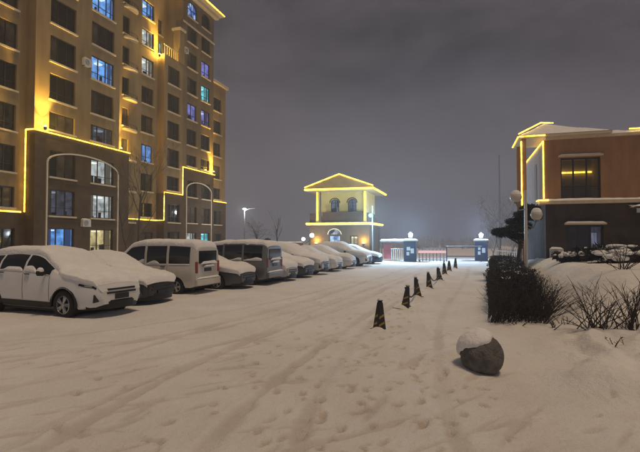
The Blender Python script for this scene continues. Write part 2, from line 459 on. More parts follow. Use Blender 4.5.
def axis_coords(lo, hi, f0, f1, step, grow):
    a = list(np.arange(f0, f1, step)); s = step
    x = f1
    while x < hi: a.append(x); s *= grow; x += s
    a.append(hi); b = []; s = step; x = f0-step
    while x > lo: b.append(x); s *= grow; x -= s
    b.append(lo)
    return np.array(b[::-1] + a)
gx = axis_coords(-420, 420, -6.5, 7.0, 0.036, 1.06)
gy = axis_coords(-40, 420, 2.6, 9.5, 0.034, 1.02)
GX, GY = np.meshgrid(gx, gy, indexing="ij")
GZ = ground_base(GX, GY)
PACK = np.zeros_like(GZ)
for P, w, dep in TRACKS:
    lo = P.min(0)-1; hi = P.max(0)+1
    ii = np.where((gx > lo[0]) & (gx < hi[0]))[0]; jj = np.where((gy > lo[1]) & (gy < hi[1]))[0]
    sx = GX[np.ix_(ii, jj)]; sy = GY[np.ix_(ii, jj)]
    best = np.full(sx.shape, 9.0)
    for k in range(len(P)-1):
        a = P[k]; b = P[k+1]; d = b-a; L2 = d@d
        t = np.clip(((sx-a[0])*d[0]+(sy-a[1])*d[1])/L2, 0, 1)
        best = np.minimum(best, np.hypot(sx-a[0]-t*d[0], sy-a[1]-t*d[1]))
    rag = best + 0.03*vnoise(sx, sy, 5, 77) + 0.03*vnoise(sx, sy, 1.7, 78)
    fade = 0.40 + 0.60*smooth(-0.25, 0.45, fbm(sx, sy, 0.45, 2, int(w*100+dep*1e4)))
    dep = dep*0.95; groove = 1-smooth(w*0.25, w*0.62, rag)
    lip = np.exp(-((rag-w*0.78)/0.06)**2)
    GZ[np.ix_(ii, jj)] += fade*(-dep*groove + 0.35*dep*lip)
    PACK[np.ix_(ii, jj)] = np.maximum(PACK[np.ix_(ii, jj)], 0.30*groove*fade)
for (fx, fy, a, sc_) in STEPS:
    ii = np.where(np.abs(gx-fx) < 0.45)[0]; jj = np.where(np.abs(gy-fy) < 0.45)[0]
    if len(ii) < 2 or len(jj) < 2: continue
    sx = GX[np.ix_(ii, jj)]-fx; sy = GY[np.ix_(ii, jj)]-fy
    ca, sa = math.cos(a), math.sin(a)
    l = (sx*ca+sy*sa)/(0.130*sc_); m = (-sx*sa+sy*ca)/(0.052*sc_)
    m = m*(1+0.15*l)
    r = np.sqrt(l*l+m*m)
    GZ[np.ix_(ii, jj)] += -0.042*sc_*(1-smooth(0.70, 1.12, r)) + 0.014*np.exp(-((r-1.45)/0.3)**2)
    PACK[np.ix_(ii, jj)] = np.maximum(PACK[np.ix_(ii, jj)], 0.45*(1-smooth(0.7, 1.15, r)))
for k in range(150):      # scuffs and drifted drag marks along the way cars turn in
    fx, fy = rng.uniform(-6.5, 3.0), rng.uniform(2.8, 9.5)
    ii = np.where(np.abs(gx-fx) < 0.9)[0]; jj = np.where(np.abs(gy-fy) < 0.9)[0]
    if len(ii) < 2 or len(jj) < 2: continue
    a = math.radians(rng.gauss(38, 14)); ca, sa = math.cos(a), math.sin(a); L_ = rng.uniform(0.12, 0.55); W_ = rng.uniform(0.03, 0.075); D_ = rng.uniform(0.006, 0.016)
    sx = GX[np.ix_(ii, jj)]-fx; sy = GY[np.ix_(ii, jj)]-fy
    r = np.sqrt(((sx*ca+sy*sa)/L_)**2 + ((-sx*sa+sy*ca)/W_)**2) + 0.25*vnoise(sx+fx, sy+fy, 6, 5)
    GZ[np.ix_(ii, jj)] += -D_*(1-smooth(0.4, 1.2, r)) + 0.3*D_*np.exp(-((r-1.5)/0.35)**2)
    PACK[np.ix_(ii, jj)] = np.maximum(PACK[np.ix_(ii, jj)], 0.25*(1-smooth(0.5, 1.2, r)))
near = 1-smooth(14, 30, GY)
GZ += near*(0.006*fbm(GX, GY, 3.2, 3, 101) + 0.004*np.abs(vnoise(GX, GY, 7.0, 111)))
PACK += 0.10*smooth(-3.5, -1.0, -np.hypot(GX+0.1, (GY-4.5)*0.5))     # trodden patch
def grid_object(name, X, Y, Z, attr, mat):
    a, b = X.shape
    me = bpy.data.meshes.new(name)
    me.vertices.add(a*b); me.vertices.foreach_set("co", np.stack([X, Y, Z], -1).reshape(-1))
    i = np.arange(a*b).reshape(a, b)
    q = np.stack([i[:-1, :-1], i[1:, :-1], i[1:, 1:], i[:-1, 1:]], -1).reshape(-1, 4)
    me.loops.add(q.size); me.loops.foreach_set("vertex_index", q.reshape(-1))
    me.polygons.add(len(q)); me.polygons.foreach_set("loop_start", np.arange(0, q.size, 4)); me.polygons.foreach_set("loop_total", np.full(len(q), 4))
    me.update(calc_edges=True); me.polygons.foreach_set("use_smooth", np.ones(len(q), bool))
    if attr is not None:
        at = me.attributes.new("packed", "FLOAT", "POINT"); at.data.foreach_set("value", attr.reshape(-1).astype(np.float32))
    me.materials.append(MATS[mat]); me.update()
    return link(name, me)
ground = tag(grid_object("ground", GX, GY, GZ, PACK, "snow_ground"), "snow covered yard with wheel tracks and footprints", None, None, "structure")
def gz(x, y): return float(ground_base(np.array(x, float), np.array(y, float)))

# ------------------------------------------------------------------ buildings: shared builders
def wall_face(mb, u0, u1, z0, z1, y, holes, depth=0.22):
    """front face towards -y with rectangular openings and their reveals"""
    us = sorted({u0, u1, *[h[0] for h in holes], *[h[1] for h in holes]}); us = [u for u in us if u0 <= u <= u1]
    zs = sorted({z0, z1, *[h[2] for h in holes], *[h[3] for h in holes]}); zs = [z for z in zs if z0 <= z <= z1]
    for i in range(len(us)-1):
        for j in range(len(zs)-1):
            cu, cz = (us[i]+us[i+1])/2, (zs[j]+zs[j+1])/2
            if any(h[0] < cu < h[1] and h[2] < cz < h[3] for h in holes): continue
            mb.quad((us[i], y, zs[j]), (us[i+1], y, zs[j]), (us[i+1], y, zs[j+1]), (us[i], y, zs[j+1]))
    for a, b, c, d in holes:
        if d <= z0 or c >= z1: continue
        c, d = max(c, z0), min(d, z1)
        Y = y+depth
        mb.quad((a, y, c), (b, y, c), (b, Y, c), (a, Y, c)); mb.quad((a, y, d), (a, Y, d), (b, Y, d), (b, y, d))
        mb.quad((a, y, c), (a, Y, c), (a, Y, d), (a, y, d)); mb.quad((b, y, c), (b, y, d), (b, Y, d), (b, Y, c))

_wcache = {}
def arch_outline(w, h, rise, n=10):
    pts = [(-w/2, 0), (w/2, 0), (w/2, h-rise)]
    for k in range(1, n):
        a = math.pi*k/n; pts.append((w/2*math.cos(a), h-rise+rise*math.sin(a)))
    pts.append((-w/2, h-rise)); return pts
def window_meshes(w, h, cols, arch, sill_mat):
    key = (round(w, 3), round(h, 3), cols, arch, sill_mat)
    if key in _wcache: return _wcache[key]
    t = 0.075; f = MB(); panes = []
    if arch:
        r = w/2*0.9; out = arch_outline(w, h, r); inn = [(x*(1-2*t/w), t+(z*(1-2*t/h))) for x, z in out]
        n = len(out); i = len(f.v)
        f.v += [(x, 0, z) for x, z in out] + [(x, 0, z) for x, z in inn] + [(x, 0.07, z) for x, z in inn]
        for k in range(n):
            k2 = (k+1) % n
            f.f += [(i+k, i+k2, i+n+k2, i+n+k), (i+n+k, i+n+k2, i+2*n+k2, i+2*n+k)]
        f.box(-t/2, -0.004, t, t/2, 0.06, h-t); f.box(-w/2+t, -0.002, h-r-t/2, w/2-t, 0.058, h-r+t/2)
        m = MB().poly([(x, 0, z) for x, z in inn]).mesh("pane", None); panes.append((m, (0, 0.045, 0)))
    else:
        f.box(-w/2, 0, 0, w/2, 0.07, t).box(-w/2, 0, h-t, w/2, 0.07, h).box(-w/2, 0.001, t, -w/2+t, 0.069, h-t).box(w/2-t, 0.001, t, w/2, 0.069, h-t)
        for c in range(1, cols):
            x = -w/2+w*c/cols; f.box(x-t/2, -0.004, t, x+t/2, 0.066, h-t)
        f.box(-w/2+t, 0.004, h*0.30, w/2-t, 0.06, h*0.30+0.04)
        pw = (w-2*t)/cols
        m = MB().box(-pw/2, 0, 0, pw/2, 0.012, h-2*t).mesh("pane", None)
        for c in range(cols): panes.append((m, (-w/2+t+pw*(c+0.5), 0.045, t)))
    sill = MB().box(-w/2-0.10, -0.14, -0.13, w/2+0.10, 0.02, -0.004).mesh("sill", sill_mat) if sill_mat else None
    _wcache[key] = (f.mesh("window", "frame_dark"), panes, sill)
    return _wcache[key]
def pane_mesh(me, mat, _c={}):
    k = (me.name, mat)
    if k not in _c:
        m = me.copy(); m.materials.clear(); m.materials.append(MATS[mat]); _c[k] = m
    return _c[k]
ROOM = {"lit_blue": ((0.10, 0.27, 0.80), (0.03, 0.07, 0.22), (0.75, 0.92, 1.0)), "lit_white": ((0.34, 0.35, 0.36), (0.12, 0.10, 0.08), (1.0, 0.97, 0.9)),
        "lit_cyan": ((0.10, 0.55, 0.72), (0.03, 0.12, 0.18), (0.7, 1.0, 1.0)), "lit_violet": ((0.13, 0.13, 0.40), (0.05, 0.04, 0.12), (0.7, 0.7, 1.0)),
        "lit_warm": ((0.50, 0.38, 0.18), (0.16, 0.11, 0.05), (1.0, 0.88, 0.62)), "lit_dim": ((0.035, 0.037, 0.06), (0.012, 0.012, 0.016), (0.22, 0.22, 0.28))}
def room_materials():
    for k, (wall, cur, lamp) in ROOM.items():
        m = bpy.data.materials.new("room_"+k); m.use_nodes = True; nt = m.node_tree; b = nt.nodes["Principled BSDF"]
        tc = nt.nodes.new("ShaderNodeTexCoord"); n = nt.nodes.new("ShaderNodeTexNoise"); n.inputs["Scale"].default_value = 1.7; n.inputs["Detail"].default_value = 2
        oi = nt.nodes.new("ShaderNodeObjectInfo"); ad = nt.nodes.new("ShaderNodeVectorMath"); ad.operation = "ADD"; nt.links.new(tc.outputs["Object"], ad.inputs[0]); nt.links.new(oi.outputs["Location"], ad.inputs[1])
        nt.links.new(ad.outputs[0], n.inputs["Vector"]); r = nt.nodes.new("ShaderNodeValToRGB"); e = r.color_ramp.elements
        e[0].position = 0.34; e[0].color = (*[c*0.35 for c in wall], 1); e[1].position = 0.66; e[1].color = (*[min(1, c*1.6) for c in wall], 1)
        nt.links.new(n.outputs["Fac"], r.inputs["Fac"]); nt.links.new(r.outputs[0], b.inputs["Emission Color"]); b.inputs["Emission Strength"].default_value = 1.6  # room walls emit, so the room light is put into their colour
        b.inputs["Base Color"].default_value = (0.3, 0.3, 0.3, 1); MATS["room_"+k] = m
        principled("curtain_"+k, (0.2, 0.18, 0.16), 0.9, emit=cur, estr=1.0); emissive("ceiling_"+k, lamp, 2.0)  # curtains glow dimly as if lit from within the room
room_materials()
_rr = random.Random(99)
def lit_room(win, w, h, mat):
    """a shallow room behind the glass: self-glowing walls and curtains, ceiling lamp, things on the window ledge"""
    d = 1.1
    MB().quad((-w/2, d, -0.1), (w/2, d, -0.1), (w/2, d, h+0.1), (-w/2, d, h+0.1)).quad((-w/2, 0.12, -0.1), (-w/2, d, -0.1), (-w/2, d, h+0.1), (-w/2, 0.12, h+0.1)).quad((w/2, d, -0.1), (w/2, 0.12, -0.1), (w/2, 0.12, h+0.1), (w/2, d, h+0.1)).quad((-w/2, 0.12, h+0.1), (-w/2, d, h+0.1), (w/2, d, h+0.1), (w/2, 0.12, h+0.1)).quad((-w/2, 0.12, -0.1), (w/2, 0.12, -0.1), (w/2, d, -0.1), (-w/2, d, -0.1)).build("room", "room_"+mat, win)
    for sd in (-1, 1):
        cw = w*_rr.choice((0.0, 0.10, 0.16, 0.24, 0.36))
        if cw < 0.05: continue
        n = max(6, int(cw/0.05)); c = MB()
        pts = [(sd*(w/2-cw*k/n), 0.22+0.03*math.sin(k*1.9)) for k in range(n+1)]
        for p, q in zip(pts[:-1], pts[1:]): c.quad((p[0], p[1], 0.02), (q[0], q[1], 0.02), (q[0], q[1], h), (p[0], p[1], h))
        c.build("curtain", "curtain_"+mat, win)
    x = _rr.uniform(-0.25, 0.25)*w
    MB().box(x-0.28, 0.5, h-0.22, x+0.28, 0.95, h-0.10).build("ceiling_lamp", "ceiling_"+mat, win)
    f = MB(); xx = -w/2+0.1
    while xx < w/2-0.2:
        ww = _rr.uniform(0.08, 0.35)
        if _rr.random() < 0.6: f.box(xx, 0.32, -0.05, xx+ww, 0.45, _rr.uniform(0.15, 0.75))
        xx += ww+_rr.uniform(0.02, 0.25)
    if f.v: f.build("ledge_items", "black_plastic", win)

def window(parent, u, z, w, h, y, mat="window_glass", cols=2, arch=False, sill="cream", rz=0.0, depth=0.14, off=None, wy=None):
    """window centred at u, its bottom at z, in a wall whose face is at y"""
    fm, panes, sm = window_meshes(w, h, cols, arch, sill)
    inn = Vector((-math.sin(rz), math.cos(rz), 0))*depth
    p = Vector((u, y, z)) + inn
    o = link("window", fm, parent, p, (0, 0, rz))
    lit = mat in ROOM and not arch
    for pm, loc in panes:
        q = link("pane", pane_mesh(pm, "clear_glass" if lit else mat), o, loc)
    if lit: lit_room(o, w, h, mat)
    if sm: link("sill", sm, o, (0, -depth, 0))
    return o

def led(parent, pts, r=0.055):
    mb = MB().tube(pts, r, 6)
    return mb.build("led_strip", "led", parent)

def ac_unit(label, parent_matrix, loc, w=0.85, h=0.6, d=0.32, snow=True):
    p = parent_matrix @ Vector(loc)
    t = thing("air_conditioner", label, "air conditioner", p, parent_matrix.to_euler().z, "air conditioner units on walls")
    bevel(MB().box(-w/2, -d, 0, w/2, 0, h).build("casing", "ac_white", t), 0.02)
    mb = MB()
    for r in (0.08, 0.15, 0.22): 
        mb.tube([(-0.12+r*math.cos(a), -d-0.012, h/2+r*math.sin(a)) for a in np.linspace(0, 2*math.pi, 17)], 0.008, 4)
    mb.build("fan_grille", "metal_dark", t)
    for bx_ in (-w/2+0.05, w/2-0.1): MB().box(bx_, -d+0.03, -0.05, bx_+0.05, 0, -0.002).build("bracket", "metal_dark", t)
    if snow: snow_slab(t, -w/2, -d, w/2, 0, h+0.003, 0.09)
    return t

def snow_slab(parent, x0, y0, x1, y1, z, thick, name="snow_cap", seed=0, n=None):
    """a rounded pillow of snow lying on a ledge"""
    nx = n or max(6, min(60, int((x1-x0)/0.15))); ny = max(6, min(40, int((y1-y0)/0.15)))
    xs = np.linspace(0, 1, nx+1); ys = np.linspace(0, 1, ny+1)
    X, Y = np.meshgrid(xs, ys, indexing="ij")
    ex = np.minimum(X, 1-X)*(x1-x0); ey = np.minimum(Y, 1-Y)*(y1-y0); e = np.minimum(ex, ey)
    prof = np.sqrt(np.clip(1-(1-np.clip(e/thick, 0, 1))**2, 0, 1))
    wx = x0+X*(x1-x0); wy = y0+Y*(y1-y0)
    Z = z + thick*prof*(0.85+0.25*fbm(wx, wy, 1.4, 3, 5+seed)) 
    Z = np.where(e <= 0, z, Z)
    return MB().grid(np.stack([wx, wy, Z], -1)).build(name, "snow", parent, True)

# ------------------------------------------------------------------ apartment block on the left
APT = thing("apartment_building", "tall tan apartment block outlined with yellow light strips behind the parked cars", "building", (-20.7, 37.0, 0), math.radians(72.54))
def floor_z(k): return 1.8 + 3.02*(k-1)
LIT = {("B1", 1): "lit_blue", ("B2", 1): "lit_warm", ("B2", 2): "lit_white", ("B2", 3): "lit_white", ("B2", 6): "lit_blue", ("B2", 8): "lit_blue", ("B2", 4): "lit_dim",
       ("C2", 7): "lit_white", ("C2", 8): "lit_white", ("C2", 9): "lit_blue", ("C2", 4): "lit_blue", ("E1", 10): "lit_blue", ("E1", 6): "lit_violet",
       ("E2", 8): "lit_violet", ("E2", 7): "lit_cyan", ("E2", 6): "lit_violet", ("E2", 1): "lit_cyan", ("E1", 1): "lit_white", ("B1", 2): "lit_dim", ("B2", 10): "lit_dim"}
def apt_section(name, u0, u1, y, pod, top, cols, upper="stucco", lret=0.0, rret=0.0, floors=range(1, 11), arch_floors=(), skip=(), up0=None, up1=None):
    holes = []
    for cname, uc, w, h in cols:
        for k in floors:
            if (cname, k) in skip: continue
            z0 = floor_z(k)-h/2; z1 = floor_z(k)+h/2
            if z1 > top-0.3: continue
            if z0 < pod+0.35 and z1 > pod-0.2:
                if floor_z(k) > pod: z0 = pod+0.38
                else: z1 = pod-0.25
            holes.append((uc-w/2, uc+w/2, z0, z1, cname, k))
    v0 = u0 if up0 is None else up0; v1 = u1 if up1 is None else up1
    mb = MB(); wall_face(mb, v0, v1, pod, top, y, [h[:4] for h in holes if h[2] >= pod])
    if lret: mb.quad((v0, y+lret, pod), (v0, y, pod), (v0, y, top), (v0, y+lret, top))
    if rret: mb.quad((v1, y, pod), (v1, y+rret, pod), (v1, y+rret, top), (v1, y, top))
    mb.quad((v0, y, top), (v1, y, top), (v1, y+8, top), (v0, y+8, top))
    mb.build("wall", upper, APT)
    mb = MB(); yb = y-0.12
    wall_face(mb, u0, u1, -0.2, pod, yb, [h[:4] for h in holes if h[2] < pod], 0.34)
    mb.quad((u0, yb+lret+0.12, -0.2), (u0, yb, -0.2), (u0, yb, pod), (u0, yb+lret+0.12, pod))
    mb.quad((u1, yb, -0.2), (u1, yb+rret+0.12, -0.2), (u1, yb+rret+0.12, pod), (u1, yb, pod))
    mb.quad((u0, yb, pod), (u1, yb, pod), (u1, y+max(rret, 0.01), pod), (u0, y+max(lret, rret, 0.01), pod))
    mb.build("stone_base", "stone", APT)
    for a, b, c, d, cname, k in holes:
        yy = yb if c < pod else y
        ar = k in arch_floors
        w = b-a
        window(APT, (a+b)/2, c, w, d-c, yy, LIT.get((cname, k), "window_glass"), 3 if w > 2.2 else 2, ar, depth=0.16)
        if ar:   # spandrel corners above the arched head
            r = w/2*0.9; hz = d-r; s = MB()
            out = [(w/2*math.cos(t), hz+r*math.sin(t)) for t in np.linspace(0, math.pi, 13)]
            um = (a+b)/2
            for k2 in range(12):
                p, q = out[k2], out[k2+1]
                s.quad((um+p[0], yy+0.004, p[1]), (um+p[0], yy+0.004, d), (um+q[0], yy+0.004, d), (um+q[0], yy+0.004, q[1]))
            s.build("arch_head", upper, APT)
apt_section("A", -14, -2.2, 0.9, 3.9, 31, [("A1", -4.15, 2.4, 1.95), ("A0", -9.0, 2.4, 1.95)])
apt_section("B", -2.2, 8.0, 0.0, 10.1, 31, [("B1", 0.35, 2.5, 2.05), ("B2", 4.65, 2.7, 2.05)], lret=0.9, rret=0.9, up1=6.75)
apt_section("C", 8.0, 13.5, 0.9, 3.9, 31, [("C1", 8.6, 0.95, 1.75), ("C2", 11.9, 1.9, 1.8)], up0=6.75)
apt_section("D", 13.5, 16.9, 0.0, 6.9, 21.9, [("D1", 15.2, 2.2, 2.0)], lret=0.9, floors=range(1, 8))
apt_section("E", 16.9, 23.6, 0.0, 10.1, 30.6, [("E1", 18.75, 2.0, 1.9), ("E2", 21.75, 2.0, 1.9)], upper="stucco_brown", lret=2.6, rret=2.0, arch_floors=(10,))
apt_section("F", 23.6, 28.4, 0.9, 6.9, 22.6, [("F1", 26.2, 2.0, 1.8)], rret=8, floors=range(1, 8))
# set-back wall above section D with its terrace
mb = MB(); wall_face(mb, 13.5, 16.9, 21.9, 31, 2.4, [(14.1, 16.3, 22.1, 24.4), (14.1, 16.3, 25.2, 27.0)]); mb.build("wall", "stucco", APT)
window(APT, 15.2, 22.1, 2.2, 2.3, 2.4, "lit_cyan"); window(APT, 15.2, 25.2, 2.2, 1.8, 2.4)
t_ = MB()
for k in range(9): t_.box(13.6+k*0.4, 0.06, 21.92, 13.64+k*0.4, 0.10, 22.9)
t_.box(13.5, 0.04, 22.9, 16.4, 0.12, 22.98); t_.build("terrace_railing", "cream", APT)
MB().box(16.1, -0.12, 21.905, 16.98, 0.75, 25.6).build("terrace_pillar", "stucco", APT)
MB().box(15.95, -0.25, 25.6, 17.15, 0.9, 25.85).build("pillar_cap", "cream", APT)
# end wall of the block above section F, main roof cornice
MB().box(-14.2, -0.9, 31.003, 13.4, 9, 31.5).build("cornice", "cream", APT)
MB().box(16.3, -1.0, 30.603, 24.4, 9, 31.0).build("cornice", "cream", APT)
MB().box(16.6, -0.55, 30.2, 24.0, -0.005, 30.6).build("cornice_moulding", "cream", APT)
MB().box(23.4, 0.55, 22.603, 28.7, 8.8, 22.95).build("cornice", "cream", APT)
for z_ in (27.0,):
    MB().box(16.8, -0.12, z_-0.12, 23.7, -0.003, z_+0.06).build("string_course", "cream", APT)
# light strips
zP = 10.16
led(APT, [(-2.45, 0.85, 3.98), (-14, 0.73, 3.98)])
led(APT, [(-2.36, 0.62, 3.98), (-2.36, 0.62, zP)])
led(APT, [(-2.36, 0.62, zP), (-2.30, -0.20, zP), (8.05, -0.20, zP)])
led(APT, [(8.3, 0.72, 3.98), (13.32, 0.72, 3.98), (13.36, -0.20, 3.98), (13.36, -0.20, 6.98), (16.74, -0.20, 6.98), (16.74, -0.20, zP), (23.75, -0.20, zP)])
led(APT, [(23.9, 0.72, 6.98), (28.5, 0.72, 6.98)])
led(APT, [(16.3, -1.06, 30.8), (24.46, -1.06, 30.8), (24.46, 6, 30.8)], 0.08)
# arch mouldings on the two stone bays
def arch_trim(u0, u1, spring, rise, y):
    pts = [(u0, y, 0.1), (u0, y, spring)]
    for k in range(1, 14):
        a = math.pi*(1-k/14); pts.append(((u0+u1)/2+(u1-u0)/2*math.cos(a), y, spring+rise*math.sin(a)))
    pts += [(u1, y, spring), (u1, y, 0.1)]
    mb = MB(); w = 0.07
    for p, q in zip(pts[:-1], pts[1:]):
        mb.tube([p, q], 0.075, 4)
    mb.build("arch_trim", "trim_white", APT)
arch_trim(-1.15, 6.5, 7.9, 1.05, -0.16)
arch_trim(17.55, 23.0, 7.7, 1.0, -0.16)
for k in (2, 3):
    MB().box(-1.0, -0.20, floor_z(k)-1.42, 6.4, -0.121, floor_z(k)-1.30).build("string_course", "stone", APT)
# curved plant ledges in the recess
for k in range(2, 10):
    mb = MB(); z = floor_z(k)-1.25; n = 12
    arc = [(9.15+0.95*math.cos(a), 0.9-0.62*math.sin(a)) for a in np.linspace(0, math.pi, n)]
    mb.poly([(x, y, z+0.10) for x, y in arc]); mb.poly([(x, y, z-0.08) for x, y in reversed(arc)])
    for a, b in zip(arc[:-1], arc[1:]): mb.quad((a[0], a[1], z-0.08), (a[0], a[1], z+0.10), (b[0], b[1], z+0.10), (b[0], b[1], z-0.08))
    lg = mb.build("ledge", "cream", APT)
    r = MB()
    for a in arc[1:-1]: r.tube([(a[0], a[1]*0.96+0.03, z+0.1), (a[0], a[1]*0.96+0.03, z+0.5)], 0.014, 4)
    r.tube([(a[0], a[1]*0.96+0.03, z+0.5) for a in arc], 0.018, 4); r.build("railing", "frame_dark", lg)
# up-lights on the ledges
WARM = (1.0, 0.655, 0.10)
def uplight(parent, x, y, z, e=60):
    o = MB().lathe([(0.0, 0), (0.09, 0), (0.12, 0.10), (0.12, 0.22), (0.0, 0.22)], 10).build("wall_lamp", "metal_dark", parent, loc=(x, y, z))
    MB().lathe([(0.0, 0.235), (0.115, 0.232), (0.10, 0.32), (0.0, 0.36)], 10).build("lamp_lens", "lamp_warm", o)
    point_light("lamp_light", o, (0, -0.02, 0.50), e*1.7, WARM, 0.10)
    if e > 100: point_light("lamp_beam", o, (0, -0.15, 0.45), e*13, WARM, 0.08, math.radians(66), (math.radians(180-7), 0, 0))
for (u, y, z, e) in ((-1.55, -0.34, 10.25, 260), (7.25, 0.20, 10.25, 260), (13.2, 0.45, 21.5, 260), (23.2, -0.34, 10.25, 230)):
    uplight(APT, u, y, z, e)
bpy.context.view_layer.update()
AM = APT.matrix_world.copy()
ac_unit("white air conditioner unit between the two upper window columns of the tall block", AM, (2.62, 0.0, 16.6))
ac_unit("white air conditioner unit inside the stone arch above ground floor", AM, (2.62, -0.12, 3.0))
ac_unit("white air conditioner unit near the top left corner of the tall block", AM, (-3.3, 0.9, 20.6), 0.7)
ac_unit("air conditioner unit by the brown upper wall beside the terrace pillar", AM, (17.25, 0.0, 23.3), 0.6)

# ------------------------------------------------------------------ gatehouse
GH = thing("gatehouse", "small two storey gatehouse with gabled roof outlined in yellow lights", "gatehouse", (4.35, 44.0, 0), math.radians(-17))
Wl, Wu, Dp = -5.3, -4.75, 5.2
# ground floor of dark stone
mb = MB(); wall_face(mb, -5.5, 0.35, -0.2, 3.3, -0.35, [(-3.55, -2.45, 0.0, 2.35), (-1.55, -0.75, 1.2, 2.3)], 0.25)
mb.quad((0.35, -0.35, -0.2), (0.35, Dp, -0.2), (0.35, Dp, 3.3), (0.35, -0.35, 3.3)); mb.quad((-5.5, Dp, -0.2), (-5.5, -0.35, -0.2), (-5.5, -0.35, 3.3), (-5.5, Dp, 3.3))
mb.build("stone_base", "stone", GH)
dr = MB().box(-0.55, 0, 0, -0.49, 0.07, 2.35).box(0.49, 0, 0, 0.55, 0.07, 2.35).box(-0.49, 0.002, 2.27, 0.49, 0.068, 2.35).box(-0.03, 0.002, 0, 0.03, 0.068, 2.27).box(-0.49, 0.004, 1.55, 0.49, 0.066, 1.61).build("door", "frame_dark", GH, loc=(-3.0, -0.23, 0))
for x in (-0.26, 0.26): link("pane", pane_mesh(MB().box(-0.225, 0, 0, 0.225, 0.012, 2.26).mesh("pane", None), "lit_blue"), dr, (x, 0.04, 0.0))
hd = MB().poly([(0.62*math.cos(a), 0, 0.5*math.sin(a)) for a in np.linspace(0, math.pi, 13)]).build("fanlight", "lit_white", GH, loc=(-3.0, -0.37, 2.42))
MB().tube([(0.66*math.cos(a), -0.02, 0.54*math.sin(a)) for a in np.linspace(0, math.pi, 13)], 0.05, 5).build("fanlight_frame", "cream", hd)
window(GH, -1.15, 1.2, 0.8, 1.1, -0.35, "lit_warm", 2, False)
MB().box(-5.75, -0.65, 3.3, 0.62, Dp+0.2, 3.55).build("cornice", "cream", GH)
# upper storey: recessed wall, corner columns, parapet
mb = MB(); wall_face(mb, -4.6, -0.15, 3.55, 6.55, 0.55, [(-3.62, -2.78, 4.25, 5.85), (-1.92, -1.08, 4.25, 5.85)], 0.2)
mb.quad((-0.15, 0.55, 3.55), (-0.15, Dp, 3.55), (-0.15, Dp, 6.55), (-0.15, 0.55, 6.55)); mb.quad((-4.6, Dp, 3.55), (-4.6, 0.55, 3.55), (-4.6, 0.55, 6.55), (-4.6, Dp, 6.55))
mb.build("wall", "gate_wall", GH)
for u in (-3.2, -1.5):
    window(GH, u, 4.25, 0.84, 1.6, 0.55, "lit_dim", 2, True, None, depth=0.1)
    s = MB(); r = 0.378; hz = 5.85-r
    o_ = [(0.42*math.cos(t), hz+r*math.sin(t)) for t in np.linspace(0, math.pi, 13)]
    for k2 in range(12):
        p, q = o_[k2], o_[k2+1]; s.quad((u+p[0], 0.554, p[1]), (u+p[0], 0.554, 5.85), (u+q[0], 0.554, 5.85), (u+q[0], 0.554, q[1]))
    s.build("arch_head", "gate_wall", GH)
    MB().tube([(u+0.5*math.cos(t), 0.53, hz+0.46*math.sin(t)) for t in np.linspace(0, math.pi, 13)], 0.05, 5).build("arch_trim", "parapet", GH)
for u in (-4.75, -0.1): MB().box(u-0.14, -0.25, 3.55, u+0.14, 0.03, 6.5).build("column", "gate_wall", GH)
MB().box(-4.2, -0.28, 3.55, -0.35, -0.12, 4.45).build("parapet", "parapet", GH)
MB().box(-4.25, -0.34, 4.45, -0.30, -0.06, 4.55).build("parapet_cap", "parapet", GH)
MB().box(-5.5, -0.28, 3.55, -4.95, -0.12, 4.45).build("parapet", "parapet", GH)
MB().box(0.02, -0.1, 3.55, 0.16, Dp-0.5, 4.45).build("parapet", "parapet", GH)
# gable roof facing the yard, eaves all round
ex0, ex1, ey0, ey1, ez, az = -5.75, 0.85, -1.1, Dp+0.7, 6.55, 8.05
MB().box(ex0, ey0, ez, ex1, ey1, ez+0.22).build("eaves", "roof_tan", GH)
mx = (ex0+ex1)/2
rf = MB(); z1 = ez+0.225
rf.poly([(ex0, ey0, z1), (ex1, ey0, z1), (mx, ey0+0.4, az)]); rf.poly([(ex1, ey0, z1), (ex1, ey1, z1), (mx, ey1-2.4, az), (mx, ey0+0.4, az)])
rf.poly([(ex0, ey1, z1), (ex0, ey0, z1), (mx, ey0+0.4, az), (mx, ey1-2.4, az)]); rf.poly([(ex1, ey1, z1), (ex0, ey1, z1), (mx, ey1-2.4, az)])
rf.build("roof", "roof_tan", GH)
sn = MB()
for (A, B, C_, D_) in (((ex1, ey0+0.1, z1), (ex1, ey1, z1), (mx, ey1-2.4, az), (mx, ey0+0.45, az)), ((ex0, ey1, z1), (ex0, ey0+0.1, z1), (mx, ey0+0.45, az), (mx, ey1-2.4, az))):
    sn.quad(*[(p[0], p[1], p[2]+0.06) for p in (A, B, C_, D_)])
sn.build("snow_cap", "snow", GH)
led(GH, [(ex0, ey0-0.06, ez+0.10), (ex1+0.03, ey0-0.06, ez+0.10), (ex1+0.06, ey1, ez+0.10)], 0.09)
led(GH, [(ex0, ey0-0.04, ez+0.32), (mx, ey0+0.34, az+0.05), (ex1, ey0-0.04, ez+0.32)], 0.06)
for u in (-4.75, -0.1): led(GH, [(u, -0.31, 3.75), (u, -0.31, 6.5)], 0.055)
led(GH, [(-5.75, -0.71, 3.45), (0.66, -0.71, 3.45), (0.68, Dp, 3.45)], 0.08)
for u in (-4.75, -0.15):
    uplight(GH, u, -0.62, 1.35, 60); 
bpy.context.view_layer.update()

